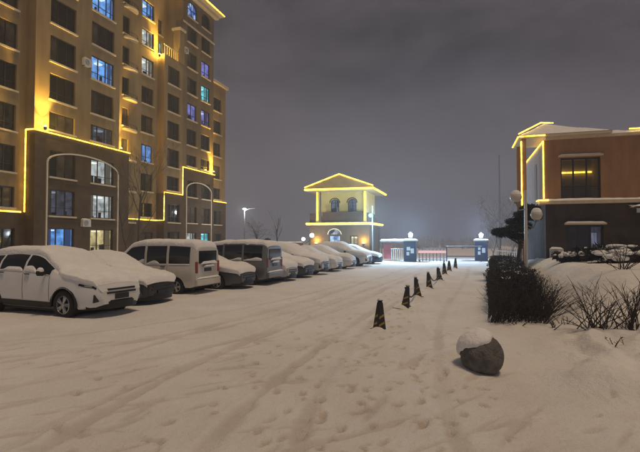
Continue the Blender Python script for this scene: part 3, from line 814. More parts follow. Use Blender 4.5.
# ------------------------------------------------------------------ building on the right
RB = thing("shop_building", "orange walled two storey building with dark stone ground floor and lit roof corner", "building", (11.5, 24.0, 0), math.radians(-17))
mb = MB(); wall_face(mb, 0, 14, 3.7, 7.0, 0, [(0.75, 2.55, 3.95, 6.05), (5.4, 7.2, 3.95, 6.05)], 0.22)
mb.quad((0, 0, 7.0), (14, 0, 7.0), (14, 9, 7.0), (0, 9, 7.0)); mb.build("wall", "brick_orange", RB)
mb = MB(); wall_face(mb, 0, 14, -0.2, 3.7, -0.12, [(0.95, 2.6, 0.9, 2.62), (5.2, 6.9, 0.9, 2.62)], 0.34)
mb.quad((0, 9, -0.2), (0, -0.12, -0.2), (0, -0.12, 3.7), (0, 9, 3.7)); mb.build("stone_base", "dark_stone", RB)
# side wall towards the drive
mb = MB()
us = [0.0, 2.6, 3.5, 9.0]
for i in range(3):
    if i == 1:
        mb.quad((0, 3.5, 3.7), (0, 2.6, 3.7), (0, 2.6, 4.2), (0, 3.5, 4.2)); mb.quad((0, 3.5, 6.2), (0, 2.6, 6.2), (0, 2.6, 7.0), (0, 3.5, 7.0))
    else:
        mb.quad((0, us[i+1], 3.7), (0, us[i], 3.7), (0, us[i], 7.0), (0, us[i+1], 7.0))
mb.build("side_wall", "side_grey", RB)
window(RB, 0.0, 4.2, 0.9, 2.0, 3.05, "window_glass", 1, False, None, rz=math.radians(-90), depth=0.1)
window(RB, 1.65, 3.95, 1.8, 2.1, 0, "clear_glass", 3, False, None)
rm_ = MB().quad((0.55, 2.6, 3.75), (2.75, 2.6, 3.75), (2.75, 2.6, 6.3), (0.55, 2.6, 6.3)).quad((0.55, 0.24, 3.75), (0.55, 2.6, 3.75), (0.55, 2.6, 6.3), (0.55, 0.24, 6.3)).quad((2.75, 2.6, 3.75), (2.75, 0.24, 3.75), (2.75, 0.24, 6.3), (2.75, 2.6, 6.3)).quad((0.55, 0.24, 6.3), (0.55, 2.6, 6.3), (2.75, 2.6, 6.3), (2.75, 0.24, 6.3)).quad((0.55, 0.24, 3.75), (2.75, 0.24, 3.75), (2.75, 2.6, 3.75), (0.55, 2.6, 3.75)).build("room", "roof_tan", RB)
window(RB, 6.3, 3.95, 1.8, 2.1, 0, "window_glass", 3, False, None)
o = window(RB, 1.78, 0.9, 1.65, 1.72, -0.12, "window_glass", 3, False, None, depth=0.2)
lp = [c for c in o.children if c.name.startswith("pane")][-1]; lp.data = pane_mesh(MB().box(-0.25, 0, 0, 0.25, 0.012, 1.57).mesh("pane", None), "lit_dim")
window(RB, 6.05, 0.9, 1.7, 1.72, -0.12, "window_glass", 3, False, None, depth=0.2)
cu = MB().tube([(0.6, 2.5, 5.62), (2.72, 2.5, 5.62)], 0.05, 6).build("lit_strip", "led", RB)  # glowing tube added to imitate yellow light reflected in this window
for (a, b, z) in ((0.65, 2.65, 6.09), (5.3, 7.3, 6.09)):
    MB().box(a, -0.16, z, b, -0.004, z+0.08).build("lintel", "cream", RB); snow_slab(RB, a, -0.16, b, -0.005, z+0.082, 0.07)
for (a, b, z) in ((0.85, 2.7, 2.66), (5.1, 7.0, 2.66)):
    MB().box(a, -0.34, z, b, -0.124, z+0.08).build("lintel", "cream", RB); snow_slab(RB, a, -0.34, b, -0.126, z+0.082, 0.10)
MB().box(-0.30, -0.42, 3.703, 14, -0.004, 3.86).build("band_course", "cream", RB)
snow_slab(RB, -0.30, -0.42, 14, -0.006, 3.862, 0.13)
MB().box(-0.30, -0.003, 3.703, -0.004, 9, 3.86).build("band_course", "cream", RB)
snow_slab(RB, -0.30, 0.0, -0.005, 9, 3.862, 0.10)
MB().box(0.05, -0.18, 7.003, 14, 9, 7.14).build("roof_edge", "cream", RB)
snow_slab(RB, 0.05, -0.18, 14, 3.2, 7.142, 0.20)
# porch roof at the corner: hipped canopy held by posts on the drive side
pz = 7.0
RP = MB(); bx0, bx1, by0, by1 = -1.22, 3.0, -0.35, 2.6; apx = (0.2, 1.3, 8.05)
RP.poly([(bx0, by0, pz+0.26), (bx1, by0, pz+0.26), apx]); RP.poly([(bx1, by0, pz+0.26), (bx1, by1, pz+0.26), apx]); RP.poly([(bx1, by1, pz+0.26), (bx0, by1, pz+0.26), apx]); RP.poly([(bx0, by1, pz+0.26), (bx0, by0, pz+0.26), apx])
pr = RP.build("porch_roof", "roof_tan", RB)
# snow on that roof
xs = np.linspace(0, 1, 25); Xg, Yg = np.meshgrid(xs, xs, indexing="ij")
PXg = bx0+(bx1-bx0)*Xg; PYg = by0+(by1-by0)*Yg
dd = np.maximum(np.where(PXg < apx[0], (apx[0]-PXg)/(apx[0]-bx0), (PXg-apx[0])/(bx1-apx[0])), np.where(PYg < apx[1], (apx[1]-PYg)/(apx[1]-by0), (PYg-apx[1])/(by1-apx[1])))
PZg = pz+0.26+(apx[2]-pz-0.26)*(1-dd)**1.15 + 0.12*np.sqrt(np.clip(1-dd, 0, 1))+0.05*fbm(PXg, PYg, 0.9, 3, 9)*(1-dd)+0.012
MB().grid(np.stack([PXg, PYg, PZg], -1)).build("snow_cap", "snow", pr, True)
MB().box(bx0, by0, pz+0.145, bx1, by1, pz+0.255).build("porch_eaves", "cream", RB)
for y_ in (0.0, 2.3):
    MB().box(-1.08, y_-0.10, -0.1, -0.86, y_+0.15, pz+0.14).build("porch_post", "brick_orange", RB)
led(RB, [(-1.10, -0.14, 3.4), (-1.10, -0.14, 7.0)], 0.035)
led(RB, [(bx0, by0-0.05, pz+0.20), (0.0, by0-0.05, pz+0.20)], 0.035)
led(RB, [(-0.05, -0.02, 3.95), (-0.05, -0.02, 6.98)], 0.035)
led(RB, [(-0.06, 0.0, 6.95), (-0.06, 8.9, 6.95)], 0.035)
led(RB, [(bx0-0.05, by0, pz+0.2), (bx0-0.05, by1, pz+0.2)], 0.03)
led(RB, [(bx0-0.02, by0-0.03, pz+0.34), (apx[0]-0.15, apx[1]-0.1, apx[2]+0.16), (apx[0]+0.45, apx[1]-0.1, apx[2]+0.10)], 0.035)
led(RB, [(-0.36, 0.2, 3.9), (-0.36, -0.46, 3.9), (0.1, -0.47, 3.9)], 0.035)
led(RB, [(3.75, -0.22, 7.30), (14, -0.22, 7.34)], 0.035)
aw = MB(); aw.quad((3.6, -1.5, 3.35), (8, -1.5, 3.35), (8, -0.13, 3.62), (3.6, -0.13, 3.62)); aw.box(3.6, -1.55, 3.15, 8, -1.501, 3.35)
aw.build("awning", "awning_grey", RB); snow_slab(RB, 3.6, -1.5, 8, -0.45, 3.45, 0.10)
bpy.context.view_layer.update(); RM = RB.matrix_world.copy()
ac_unit("snow capped air conditioner unit by the dark stone corner of orange building", RM, (0.45, -0.14, 0.95), 0.6, 0.5)

# ------------------------------------------------------------------ perimeter wall, gate, posts, barrier, lamps
def lamp_globe(parent, loc, r, mat, e=0, col=(1, 1, 1)):
    o = MB().lathe([(r*math.sin(a), -r*math.cos(a)) for a in np.linspace(0.02, math.pi-0.02, 12)], 16).build("lamp_globe", mat, parent, True, loc)
    if e: point_light("lamp_light", parent, (loc[0], loc[1], loc[2]+r+0.05), e, col, r)
    return o

COOL = (0.42, 0.66, 1.0)
def gate_post(px, d, label, w=0.95, e=60):
    x = (px-320)/FPX*d
    t = thing("gate_post", label, "gate post", (x, d, -0.05), math.radians(-17), "gate posts with lit lamps")
    bevel(MB().box(-w/2, -w/2, 0, w/2, w/2, 1.85).build("pillar", "gate_blue", t), 0.02)
    MB().box(-w/2-0.1, -w/2-0.1, 1.852, w/2+0.1, w/2+0.1, 1.97).build("pillar_cap", "trim_white", t)
    snow_slab(t, -w/2-0.1, -w/2-0.1, w/2+0.1, w/2+0.1, 1.972, 0.10)
    for (a, b, c, d_) in ((-0.28, 1.05, 0.02, 1.35), (0.05, 0.80, 0.33, 1.22), (-0.30, 0.62, -0.06, 0.92)):
        MB().box(a, -w/2-0.012, b, c, -w/2-0.003, d_).build("notice_sheet", "paper_white", t)
    MB().lathe([(0.0, 1.975), (0.12, 1.975), (0.10, 2.16), (0.0, 2.16)], 10).build("lamp_base", "metal_dark", t)
    MB().lathe([(0.0, 2.163), (0.15, 2.165), (0.20, 2.46), (0.0, 2.46)], 10).build("lamp_lantern", "lamp_white", t)
    MB().lathe([(0.0, 2.64), (0.06, 2.62), (0.26, 2.47), (0.0, 2.462)], 10).build("lamp_roof", "metal_dark", t)
    point_light("lamp_light", t, (0, 0, 2.95), e*1.9, COOL, 0.2)
    return t
gate_post(410.5, 41.0, "blue gate post with pasted notices and lit lantern beside the gatehouse", e=900)
gate_post(481.0, 43.0, "dark gate post with lit lantern at the far end of the hedge", 1.1, e=700)

def barrier_gate():
    t = thing("sliding_gate", "low sliding gate with a pinkish lit sign panel between the gate posts", "gate", (8.55, 41.2, 0), math.radians(-6))
    for k in range(8):
        x = 0.1+k*0.30
        MB().box(x, -0.05, 0.05, x+0.06, 0.05, 1.15).build("gate_bar", "metal_grey", t)
    MB().box(0.0, -0.04, 1.152, 2.45, 0.04, 1.22).build("top_rail", "metal_grey", t)
    MB().box(0.0, -0.04, 0.12, 2.45, 0.04, 0.18).build("bottom_rail", "metal_grey", t)
    MB().box(0.05, -0.12, 0.76, 2.40, -0.055, 0.98).build("sign_panel", "led_sign", t)
    for x in (0.15, 2.25): MB().lathe([(0.0, -0.05), (0.07, -0.05), (0.07, 0.05), (0.0, 0.05)], 10, "y", (x, 0, 0.06)).build("wheel", "rubber", t)
    t2 = thing("drive_barrier", "dark metal barrier frame across the drive next to the right gate post", "barrier", (11.15, 41.6, 0), math.radians(-6))
    MB().box(0, -0.04, 0.0, 0.08, 0.04, 1.25).build("upright", "metal_dark", t2); MB().box(2.95, -0.04, 0.0, 3.03, 0.04, 1.25).build("upright", "metal_dark", t2)
    MB().box(-0.1, -0.045, 1.252, 3.1, 0.045, 1.34).build("top_rail", "metal_dark", t2); MB().box(0.08, -0.03, 0.42, 2.95, 0.03, 0.50).build("bottom_rail", "metal_dark", t2)
    snow_slab(t2, -0.1, -0.045, 3.1, 0.045, 1.342, 0.03)
barrier_gate()

def gate_shelter():
    t = thing("gate_shelter", "low snow roofed shelter and railing joining gatehouse to blue gate post", "shelter", (5.6, 42.5, 0), math.radians(-17))
    MB().box(-0.1, -0.6, 1.72, 2.15, 1.0, 1.84).build("roof", "metal_grey", t); snow_slab(t, -0.1, -0.6, 2.15, 1.0, 1.842, 0.16)
    for x in (0.0, 2.0): MB().box(x, -0.5, 0, x+0.09, -0.41, 1.718).build("post", "metal_dark", t)
    MB().box(0.10, 0.3, 0.2, 0.80, 0.36, 1.5).build("panel", "red_panel", t)
    for k in range(6): MB().box(0.9+k*0.18, -0.45, 0.1, 0.94+k*0.18, -0.42, 1.1).build("railing_bar", "paper_white", t)
    MB().box(0.85, -0.46, 1.102, 1.95, -0.41, 1.15).build("railing_top", "paper_white", t)
gate_shelter()

def lamp_post_flood():
    x, y = (372.5-320)/FPX*41.0, 41.0
    t = thing("lamp_post", "thin lamp post with cyan white flood lamp in front of gatehouse", "lamp post", (x, y, 0))
    MB().tube([(0, 0, 0), (0, 0, 4.9)], [0.06, 0.045], 8).build("pole", "metal_grey", t)
    MB().tube([(0, 0, 4.05), (-0.16, -0.2, 4.05)], 0.025, 5).build("bracket", "metal_dark", t)
    MB().lathe([(0.0, -0.17), (0.15, -0.12), (0.20, 0.0), (0.14, 0.14), (0.0, 0.18)], 14, origin=(-0.17, -0.28, 4.02)).build("lamp_head", "lamp_cyan", t, True)
    point_light("lamp_light", t, (-0.17, -0.62, 4.0), 1500, (0.45, 0.80, 1.0), 0.2)
lamp_post_flood()
def twin_lamp():
    d = 43.0; x = (309.5-320)/FPX*d
    t = thing("lamp_post", "short lamp post with two glowing white globes left of gatehouse", "lamp post", (x, d, 0))
    MB().tube([(0, 0, 0), (0, 0, 2.1)], [0.05, 0.04], 8).build("pole", "metal_dark", t)
    MB().tube([(-0.55, 0, 1.75), (-0.4, 0, 1.55), (0.1, 0, 1.9), (0.22, 0, 2.05)], 0.025, 5).build("arm", "metal_dark", t)
    lamp_globe(t, (-0.56, -0.05, 1.98), 0.17, "lamp_white"); lamp_globe(t, (0.22, -0.05, 2.32), 0.20, "lamp_white", 260, (0.8, 0.9, 1.0))
twin_lamp()
def street_lamp():
    d = 58.0; x = (244.5-320)/FPX*d
    t = thing("street_lamp", "tall street lamp with bright white head between apartment block and gatehouse", "street lamp", (x, d, 0))
    MB().tube([(0, 0, 0), (0, 0, 5.6)], [0.09, 0.06], 8).build("pole", "metal_grey", t)
    MB().tube([(0, 0, 5.5), (0.5, 0, 5.75), (1.3, 0, 5.8)], 0.04, 6).build("arm", "metal_grey", t)
    MB().lathe([(0.0, -0.16), (0.22, -0.10), (0.25, 0.03), (0.0, 0.10)], 12, origin=(0.0, -0.12, 5.75)).build("lamp_head", "lamp_white", t)
    point_light("lamp_light", t, (0.0, -0.35, 5.45), 500, (0.9, 0.95, 1.0), 0.2)
street_lamp()
def globe_lamp():
    d = 17.5; x = (526-320)/FPX*d; b = gz(x, d)-0.05
    t = thing("globe_lamp_post", "pale post with two unlit round globes in front of orange building", "lamp post", (x, d, b))
    zt = 3.75-b
    MB().tube([(0, 0, 0), (0, 0, 0.5), (0, 0, zt)], [0.085, 0.06, 0.05], 10).build("pole", "globe_glass", t)
    MB().tube([(0, 0, 3.05-b), (-0.25, 0, 3.0-b), (-0.36, 0, 3.28-b)], 0.022, 6).build("arm", "metal_grey", t)
    MB().tube([(0, 0, 2.45-b), (0.28, 0, 2.35-b), (0.40, 0, 2.62-b)], 0.022, 6).build("arm", "metal_grey", t)
    for (x_, z_) in ((-0.36, 3.50-b), (0.40, 2.84-b)):
        g = lamp_globe(t, (x_, 0, z_), 0.21, "globe_glass")
        MB().lathe([(0.0, 0.262), (0.10, 0.245), (0.165, 0.165), (0.185, 0.10)], 14).build("snow_cap", "snow", g, True)
        MB().lathe([(0.0, -0.24), (0.07, -0.24), (0.09, -0.17)], 10).build("globe_base", "metal_grey", g)
globe_lamp()
def mast():
    d = 62.0; x = (500-320)/FPX*d
    t = thing("flag_mast", "thin pale mast rising alone into the sky beyond the right gate post", "mast", (x, d, 0))
    MB().tube([(0, 0, 0), (0, 0, 6), (0, 0, 13.0)], [0.14, 0.10, 0.06], 8).build("pole", "metal_grey", t)
    MB().lathe([(0.0, 13.0), (0.10, 13.05), (0.10, 13.12), (0.0, 13.2)], 8).build("finial", "metal_grey", t)
mast()
def perimeter_wall():
    t = thing("perimeter_wall", "low brown boundary wall with snow on top behind the parked cars", "wall", (-15.5, 62, 0), math.radians(-10))
    MB().box(0, 0, -0.3, 13.5, 0.3, 1.45).build("masonry", "far_building", t); MB().box(-0.05, -0.08, 1.452, 13.55, 0.38, 1.56).build("coping", "far_building", t)
    snow_slab(t, -0.05, -0.08, 13.55, 0.38, 1.562, 0.14)
perimeter_wall()

# ------------------------------------------------------------------ cars
def lerp_tab(tab, xs):
    tab = sorted(tab); return np.interp(xs, [t[0] for t in tab], [t[1] for t in tab])
class CarShape:
    NJ = 11
    def __init__(s, top, belt, half, roofw, zb, L0, L1):
        xs = np.concatenate([np.linspace(L0, L0+0.30, 9), np.linspace(L0+0.36, L1-0.36, 52), np.linspace(L1-0.30, L1, 9)])
        fine = np.linspace(L0, L1, 800)
        def sm(tab, k):
            v = lerp_tab(tab, fine); pad = np.pad(v, k, mode="edge"); ker = np.hanning(2*k+1); ker /= ker.sum()
            return np.interp(xs, fine, np.convolve(pad, ker, "valid"))
        s.xs = xs; T = sm(top, 22); B = np.minimum(sm(belt, 30), T-0.055); W = sm(half, 14); R = np.minimum(sm(roofw, 30), W-0.03); Z = sm(zb, 10)
        s.T = T
        sec = []
        for i in range(len(xs)):
            w, r, t, b, z = W[i], R[i], T[i], B[i], Z[i]
            g = t-b
            sec.append([(0, z), (w*0.88, z), (w*0.97, z+0.10), (w, z+(b-z)*0.50), (w*0.985, b-0.06), (w*0.955, b), (w*0.955*0.5+(r+0.03)*0.5+0.015*min(1, g*3), b+g*0.48), (r+0.025, t-min(0.09, g*0.4)), (r*0.90, t-0.018), (r*0.5, t+0.012), (0, t+0.022)])
        s.S = np.array(sec)     # (station, j, (y,z))
    def pt(s, x, j, side=1):
        x = min(max(x, s.xs[0]), s.xs[-1]); i = min(max(np.searchsorted(s.xs, x)-1, 0), len(s.xs)-2); a = (x-s.xs[i])/(s.xs[i+1]-s.xs[i])
        j = min(max(j, 0), 9.9999+0.0001); k = min(int(j), 9); b = j-k
        p = (s.S[i, k]*(1-a)+s.S[i+1, k]*a)*(1-b) + (s.S[i, k+1]*(1-a)+s.S[i+1, k+1]*a)*b
        return Vector((x, p[0]*side, p[1]))
    def norm(s, x, j, side=1):
        e = 0.03; jl, jh = max(j-0.25, 0.2), j+0.25
        def P(x_, j_):
            if j_ > 10: return Vector((1, -1, 1))*1.0 * s.pt(x_, 20-j_, side) if False else Vector((s.pt(x_, 20-j_, side).x, -s.pt(x_, 20-j_, side).y, s.pt(x_, 20-j_, side).z))
            return s.pt(x_, j_, side)
        dx = P(min(x+e, s.xs[-1]), j)-P(max(x-e, s.xs[0]), j); dj = P(x, jh)-P(x, jl)
        n = dj.cross(dx)*side
        return n.normalized() if n.length > 1e-9 else Vector((0, 0, 1))
    def body(s, mat, cutters):
        mb = MB(); n = len(s.xs); ring = []
        for i in range(n):
            pts = [(s.xs[i], y, z) for y, z in s.S[i]] + [(s.xs[i], -y, z) for y, z in s.S[i][-2:0:-1]]
            ring.append(pts)
        m = len(ring[0]); base = 0
        for r in ring: mb.v += r
        for i in range(n-1):
            for k in range(m):
                k2 = (k+1) % m; mb.f.append((i*m+k, (i+1)*m+k, (i+1)*m+k2, i*m+k2))
        mb.f.append(tuple(range(m))); mb.f.append(tuple((n-1)*m+k for k in reversed(range(m))))
        me = mb.mesh("body", mat, True); me.materials.append(MATS["black_plastic"])
        o = link("tmp_body", me)
        bm = bmesh.new(); bm.from_mesh(me); bmesh.ops.recalc_face_normals(bm, faces=bm.faces); bm.to_mesh(me); bm.free()
        cs = []
        for (cx, cz, r, w) in cutters:
            for sd in (-1, 1):
                c = MB().lathe([(0, -0.16), (r, -0.16), (r, 0.3), (0, 0.3)], 28, "y", (cx, sd*(w-0.10) + (0 if sd > 0 else -0.14), cz)).mesh("cut", None)
                c.materials.append(MATS["black_plastic"]); c.materials.append(MATS["black_plastic"])
                c.polygons.foreach_set("material_index", [1]*len(c.polygons))
                b2 = bmesh.new(); b2.from_mesh(c); bmesh.ops.remove_doubles(b2, verts=b2.verts, dist=1e-5); bmesh.ops.recalc_face_normals(b2, faces=b2.faces); b2.to_mesh(c); b2.free()
                co = link("tmp_cut", c); cs.append(co)
                md = o.modifiers.new("b", "BOOLEAN"); md.object = co; md.operation = "DIFFERENCE"; md.solver = "EXACT"
        dg = bpy.context.evaluated_depsgraph_get(); dg.update()
        res = bpy.data.meshes.new_from_object(o.evaluated_get(dg))
        res.name = "body"
        for c in cs: bpy.data.objects.remove(c)
        bpy.data.objects.remove(o)
        res.polygons.foreach_set("use_smooth", [True]*len(res.polygons))
        try: res.set_sharp_from_angle(angle=math.radians(32))
        except Exception: pass
        return res
    def patch(s, x0, x1, j0, j1, side, off=0.006, nx=14, nj=5, both=False):
        P = []
        for a in np.linspace(x0, x1, nx):
            row = []
            js = np.linspace(j0, j1, nj)
            for j in js:
                row.append(s.pt(a, j, side)+s.norm(a, j, side)*off)
            if both:
                for j in js[::-1][1:] if abs(j1-10) < 1e-6 else js[::-1]:
                    p = s.pt(a, j, -side)+s.norm(a, j, -side)*off; row.append(p)
            P.append(row)
        return P
    def snow(s, x0, x1, jlow, thick, seed, nx=64, nj=13, drape=None):
        """snow lying over bonnet, windscreen and roof"""
        P = []
        for ix, a in enumerate(np.linspace(x0, x1, nx)):
            fx = min((a-x0), (x1-a))
            ex = math.sqrt(max(0, 1-(1-min(1, fx/0.16))**2))
            jl = jlow(a) + 0.16*float(vnoise(a, seed*1.7, 6.5, seed+9)) + 0.26*float(vnoise(a, seed*3.1, 2.3, seed))
            jl2 = jlow(a) + 0.22*float(vnoise(a, seed*3.1+40, 2.3, seed+3))
            row = []
            for side, jj in ((1, jl), (-1, jl2)):
                js = list(np.linspace(jj, 10, nj)); part = []
                for k, j in enumerate(js):
                    f = k/(nj-1.0); ej = math.sqrt(max(0, 1-(1-min(1, f/0.22))**2))
                    p = s.pt(a, j, side); nn = s.norm(a, j, side)
                    t = thick*ex*ej*(0.95+0.42*float(fbm(p.x+seed*5, p.y+seed, 1.5, 4, seed)))
                    up = Vector((0, 0, 1)); d = (nn*0.55+up*0.45).normalized()
                    part.append(p + d*(t+0.004) if ej > 0 else p+nn*0.002)
                row += part if side == 1 else part[::-1][1:]
            P.append(row)
        return MB().grid(P).mesh("snow_cover", "snow", True)

def wheel_meshes(r, w, spokes=5):
    tyre = MB().lathe([(r*0.66, -w/2), (r*0.93, -w/2), (r, -w/2+0.035), (r, w/2-0.035), (r*0.93, w/2), (r*0.66, w/2), (r*0.64, 0), (r*0.66, -w/2)], 28, "y").mesh("tyre", "rubber", True)
    rim = MB().lathe([(r*0.655, -w/2+0.01), (r*0.60, -w/2-0.005), (r*0.57, -w/2+0.03), (r*0.56, w/2-0.02), (r*0.655, w/2-0.01)], 28, "y")
    for k in range(spokes):
        a = 2*math.pi*k/spokes
        for da in (-0.16, 0.16):
            rim.tube([(0.05*math.cos(a), -w/2+0.02, 0.05*math.sin(a)), (r*0.58*math.cos(a+da), -w/2+0.025, r*0.58*math.sin(a+da))], [0.034, 0.026], 5)
    rim.lathe([(0.0, -w/2-0.01), (0.055, -w/2), (0.06, -w/2+0.05)], 12, "y")
    disc = MB().lathe([(0.0, -w/2+0.07), (r*0.56, -w/2+0.07), (r*0.56, -w/2+0.09), (0, -w/2+0.09)], 20, "y").mesh("brake_disc", "metal_dark")
    return tyre, rim.mesh("rim", "alloy"), disc

def build_car(kind, paint_name, cover):
    """a template car: +x is its nose; returns the root Empty"""
    root = bpy.data.objects.new("parked_car", None); COL.objects.link(root)
    pm = PAINT[paint_name]
    if kind == "suv":
        L0, L1, wb0, wb1, r, wd, hw = -2.32, 2.34, -1.36, 1.36, 0.355, 0.23, 0.925
        sh = CarShape([(-2.32, 0.80), (-2.27, 1.02), (-2.08, 1.22), (-1.72, 1.56), (-1.4, 1.63), (-0.5, 1.68), (0.15, 1.65), (0.42, 1.58), (1.12, 1.14), (1.3, 1.09), (1.8, 1.03), (2.15, 0.93), (2.28, 0.82), (2.34, 0.66)],
                      [(-2.32, 0.95), (-1.9, 1.16), (0.2, 1.12), (0.9, 1.05), (2.34, 0.80)], [(-2.32, 0.70), (-2.2, 0.84), (-1.8, 0.915), (0, 0.925), (1.6, 0.915), (2.05, 0.84), (2.26, 0.70), (2.34, 0.60)],
                      [(-2.3, 0.66), (-1.6, 0.62), (0.3, 0.63), (1.0, 0.70), (1.35, 0.84), (2.0, 0.80), (2.3, 0.60)], [(-2.32, 0.42), (-2.1, 0.30), (-1.5, 0.24), (1.5, 0.24), (2.1, 0.27), (2.34, 0.38)], L0, L1)
    elif kind == "van":
        L0, L1, wb0, wb1, r, wd, hw = -2.02, 2.0, -1.22, 1.36, 0.30, 0.19, 0.815
        sh = CarShape([(-2.02, 1.60), (-1.98, 1.72), (-1.85, 1.82), (-1.0, 1.87), (0.3, 1.86), (0.7, 1.80), (1.35, 1.18), (1.5, 1.08), (1.8, 0.98), (1.95, 0.85), (2.0, 0.7)],
                      [(-2.02, 1.06), (1.2, 1.02), (2.0, 0.85)], [(-2.02, 0.755), (-1.9, 0.80), (-1.5, 0.815), (1.2, 0.815), (1.7, 0.78), (1.93, 0.66), (2.0, 0.55)],
                      [(-2.02, 0.66), (-1.7, 0.68), (0.5, 0.68), (1.3, 0.74), (2.0, 0.6)], [(-2.02, 0.36), (-1.8, 0.27), (1.5, 0.25), (2.0, 0.36)], L0, L1)
    else:
        L0, L1, wb0, wb1, r, wd, hw = -2.28, 2.30, -1.34, 1.36, 0.315, 0.205, 0.89
        sh = CarShape([(-2.28, 0.72), (-2.22, 0.93), (-2.0, 1.00), (-1.55, 1.06), (-0.95, 1.36), (-0.5, 1.44), (0.0, 1.45), (0.25, 1.41), (1.0, 1.02), (1.2, 0.96), (1.8, 0.88), (2.12, 0.78), (2.25, 0.68), (2.30, 0.56)],
                      [(-2.28, 0.85), (-1.9, 0.92), (0.9, 0.87), (2.3, 0.66)], [(-2.28, 0.66), (-2.15, 0.80), (-1.7, 0.88), (0, 0.89), (1.6, 0.88), (2.02, 0.80), (2.22, 0.66), (2.30, 0.55)],
                      [(-2.2, 0.72), (-1.5, 0.62), (-0.7, 0.56), (0.1, 0.57), (0.9, 0.66), (1.3, 0.80), (2.0, 0.74), (2.3, 0.55)], [(-2.28, 0.38), (-2.1, 0.26), (-1.5, 0.19), (1.5, 0.18), (2.05, 0.21), (2.3, 0.32)], L0, L1)
    body = link("body", sh.body(pm, [(wb0, r, r+0.055, hw), (wb1, r, r+0.055, hw)]), root)
    # glass
    if kind == "suv": sides = [(-1.75, -1.12, 5.12, 6.85), (-1.04, -0.12, 5.10, 6.88), (-0.04, 0.86, 5.10, 6.88)]; ws = (0.44, 1.10); rw = (-2.05, -1.70)
    elif kind == "van": sides = [(-1.78, -0.92, 5.15, 6.85), (-0.82, 0.02, 5.15, 6.85), (0.12, 1.12, 5.12, 6.85)]; ws = (0.74, 1.33); rw = None
    else: sides = [(-1.25, -0.42, 5.12, 6.86), (-0.34, 0.74, 5.12, 6.86)]; ws = (0.28, 0.97); rw = (-1.50, -0.98)
    for sd in (1, -1):
        for a in sides:
            MB().grid(sh.patch(*a, sd, 0.006)).build("side_window", "car_glass", root, True)
        # sills and wheel arch cladding
        MB().grid(sh.patch(wb0+r+0.06, wb1-r-0.06, 0.9, 2.22, sd, 0.010, 20, 6)).build("sill_trim", "black_plastic", root, True)
        for cx in (wb0, wb1):
            tr = MB(); pts = []
            for a in np.linspace(-0.15, math.pi+0.15, 19):
                pts.append((cx+(r+0.075)*math.cos(a), sd*(hw-0.015 - (0.03 if abs(cx) > 1.3 else 0)), r+(r+0.075)*math.sin(a)))
            if kind == "suv": tr.tube(pts, 0.036, 5).build("arch_trim", "black_plastic", root, True)
        for dx in (sides[-1][0]+0.02, sides[-2][0]+0.02):
            MB().tube([sh.pt(dx+0.02, 4.2, sd)+sh.norm(dx, 4.2, sd)*0.02, sh.pt(dx+0.20, 4.2, sd)+sh.norm(dx, 4.2, sd)*0.025], 0.014, 5).build("door_handle", "black_plastic", root)
        for dx in [sides[-1][1]+0.03] + [(sides[i][1]+sides[i+1][0])/2 for i in range(len(sides)-1)]:
            MB().grid(sh.patch(dx-0.006, dx+0.006, 2.3, 5.0, sd, 0.004, 2, 10)).build("door_seam", "black_plastic", root)
        for wi, a in enumerate(sides):      # snow caught along the lower edge of each side window
            P = []
            for q in np.linspace(a[0], a[1], 16):
                hi = 5.12+0.55*max(0.0, float(vnoise(q*1.0+wi*3, sd*2.0+len(pm.name), 2.6, 71)))**0.8
                P.append([sh.pt(q, j, sd)+sh.norm(q, j, sd)*o_ for j, o_ in ((5.02, 0.004), (5.05, 0.022), (5.0+(hi-5.0)*0.7, 0.020), (hi, 0.0065))])
            MB().grid(P).build("window_snow", "snow", root, True)
        # mirror
        mx_ = ws[1]-0.36; p = sh.pt(mx_, 5.2, sd)
        mm = MB(); mm.tube([p, p+Vector((0.0, sd*0.09, 0.0))], 0.022, 5)
        mm.lathe([(0.02, -0.10), (0.07, -0.07), (0.08, 0.05), (0.05, 0.10), (0.0, 0.105)], 10, "y", (p.x, p.y+sd*0.17, p.z+0.03))
        mr = mm.build("mirror", "black_plastic", root, True)
        sm_ = MB().lathe([(0.0, 0.16), (0.05, 0.145), (0.085, 0.09), (0.08, 0.05)], 10, "z", (p.x, p.y+sd*0.17, p.z+0.01)).build("snow_cap", "snow", mr, True)
        # lamps
        MB().grid(sh.patch(L1-0.50, L1-0.10, 4.15 if kind != "van" else 3.6, 4.95, sd, 0.008, 8, 4)).build("headlight", "car_glass", root, True)
        MB().grid(sh.patch(L1-0.34, L1-0.18, 4.40 if kind != "van" else 4.0, 4.75, sd, 0.014, 5, 3)).build("headlight_lens", "lamp_glass", root, True)
        if kind == "van":
            bevel(MB().box(L0-0.025, sd*0.70-0.06, 0.78, L0+0.03, sd*0.70+0.06, 1.18).build("tail_light", "tail_red", root), 0.015)
        else:
            MB().grid(sh.patch(L0+0.05, L0+0.32, 3.7, 4.9, sd, 0.008, 8, 4)).build("tail_light", "tail_red", root, True)
    MB().grid(sh.patch(*ws, 7.15, 10, 1, 0.006, 10, 7, both=True)).build("windscreen", "car_glass", root, True)
    if rw: MB().grid(sh.patch(*rw, 7.15, 10, 1, 0.006, 10, 7, both=True)).build("rear_window", "car_glass", root, True)
    # front: grille, bumper slot, plate
    def front_x(y, z):      # nose plane
        return L1+0.004
    fz = {"suv": 0.60, "van": 0.50, "sedan": 0.44}[kind]
    g = MB()
    for k in range(3 if kind == "suv" else 2):
        z = fz+0.02+k*0.085; w_ = 0.46 - 0.03*k
        if z+0.05 < sh.T[-1]+0.10: g.box(L1-0.05, -w_, z, L1+0.012, w_, z+0.045)
    g.build("grille", "black_plastic", root)
    if kind == "suv": bevel(MB().box(L1-0.05, -0.36, 0.385, L1+0.010, 0.36, 0.46).build("lower_grille", "black_plastic", root), 0.01)
    bp = MB(); n = 15
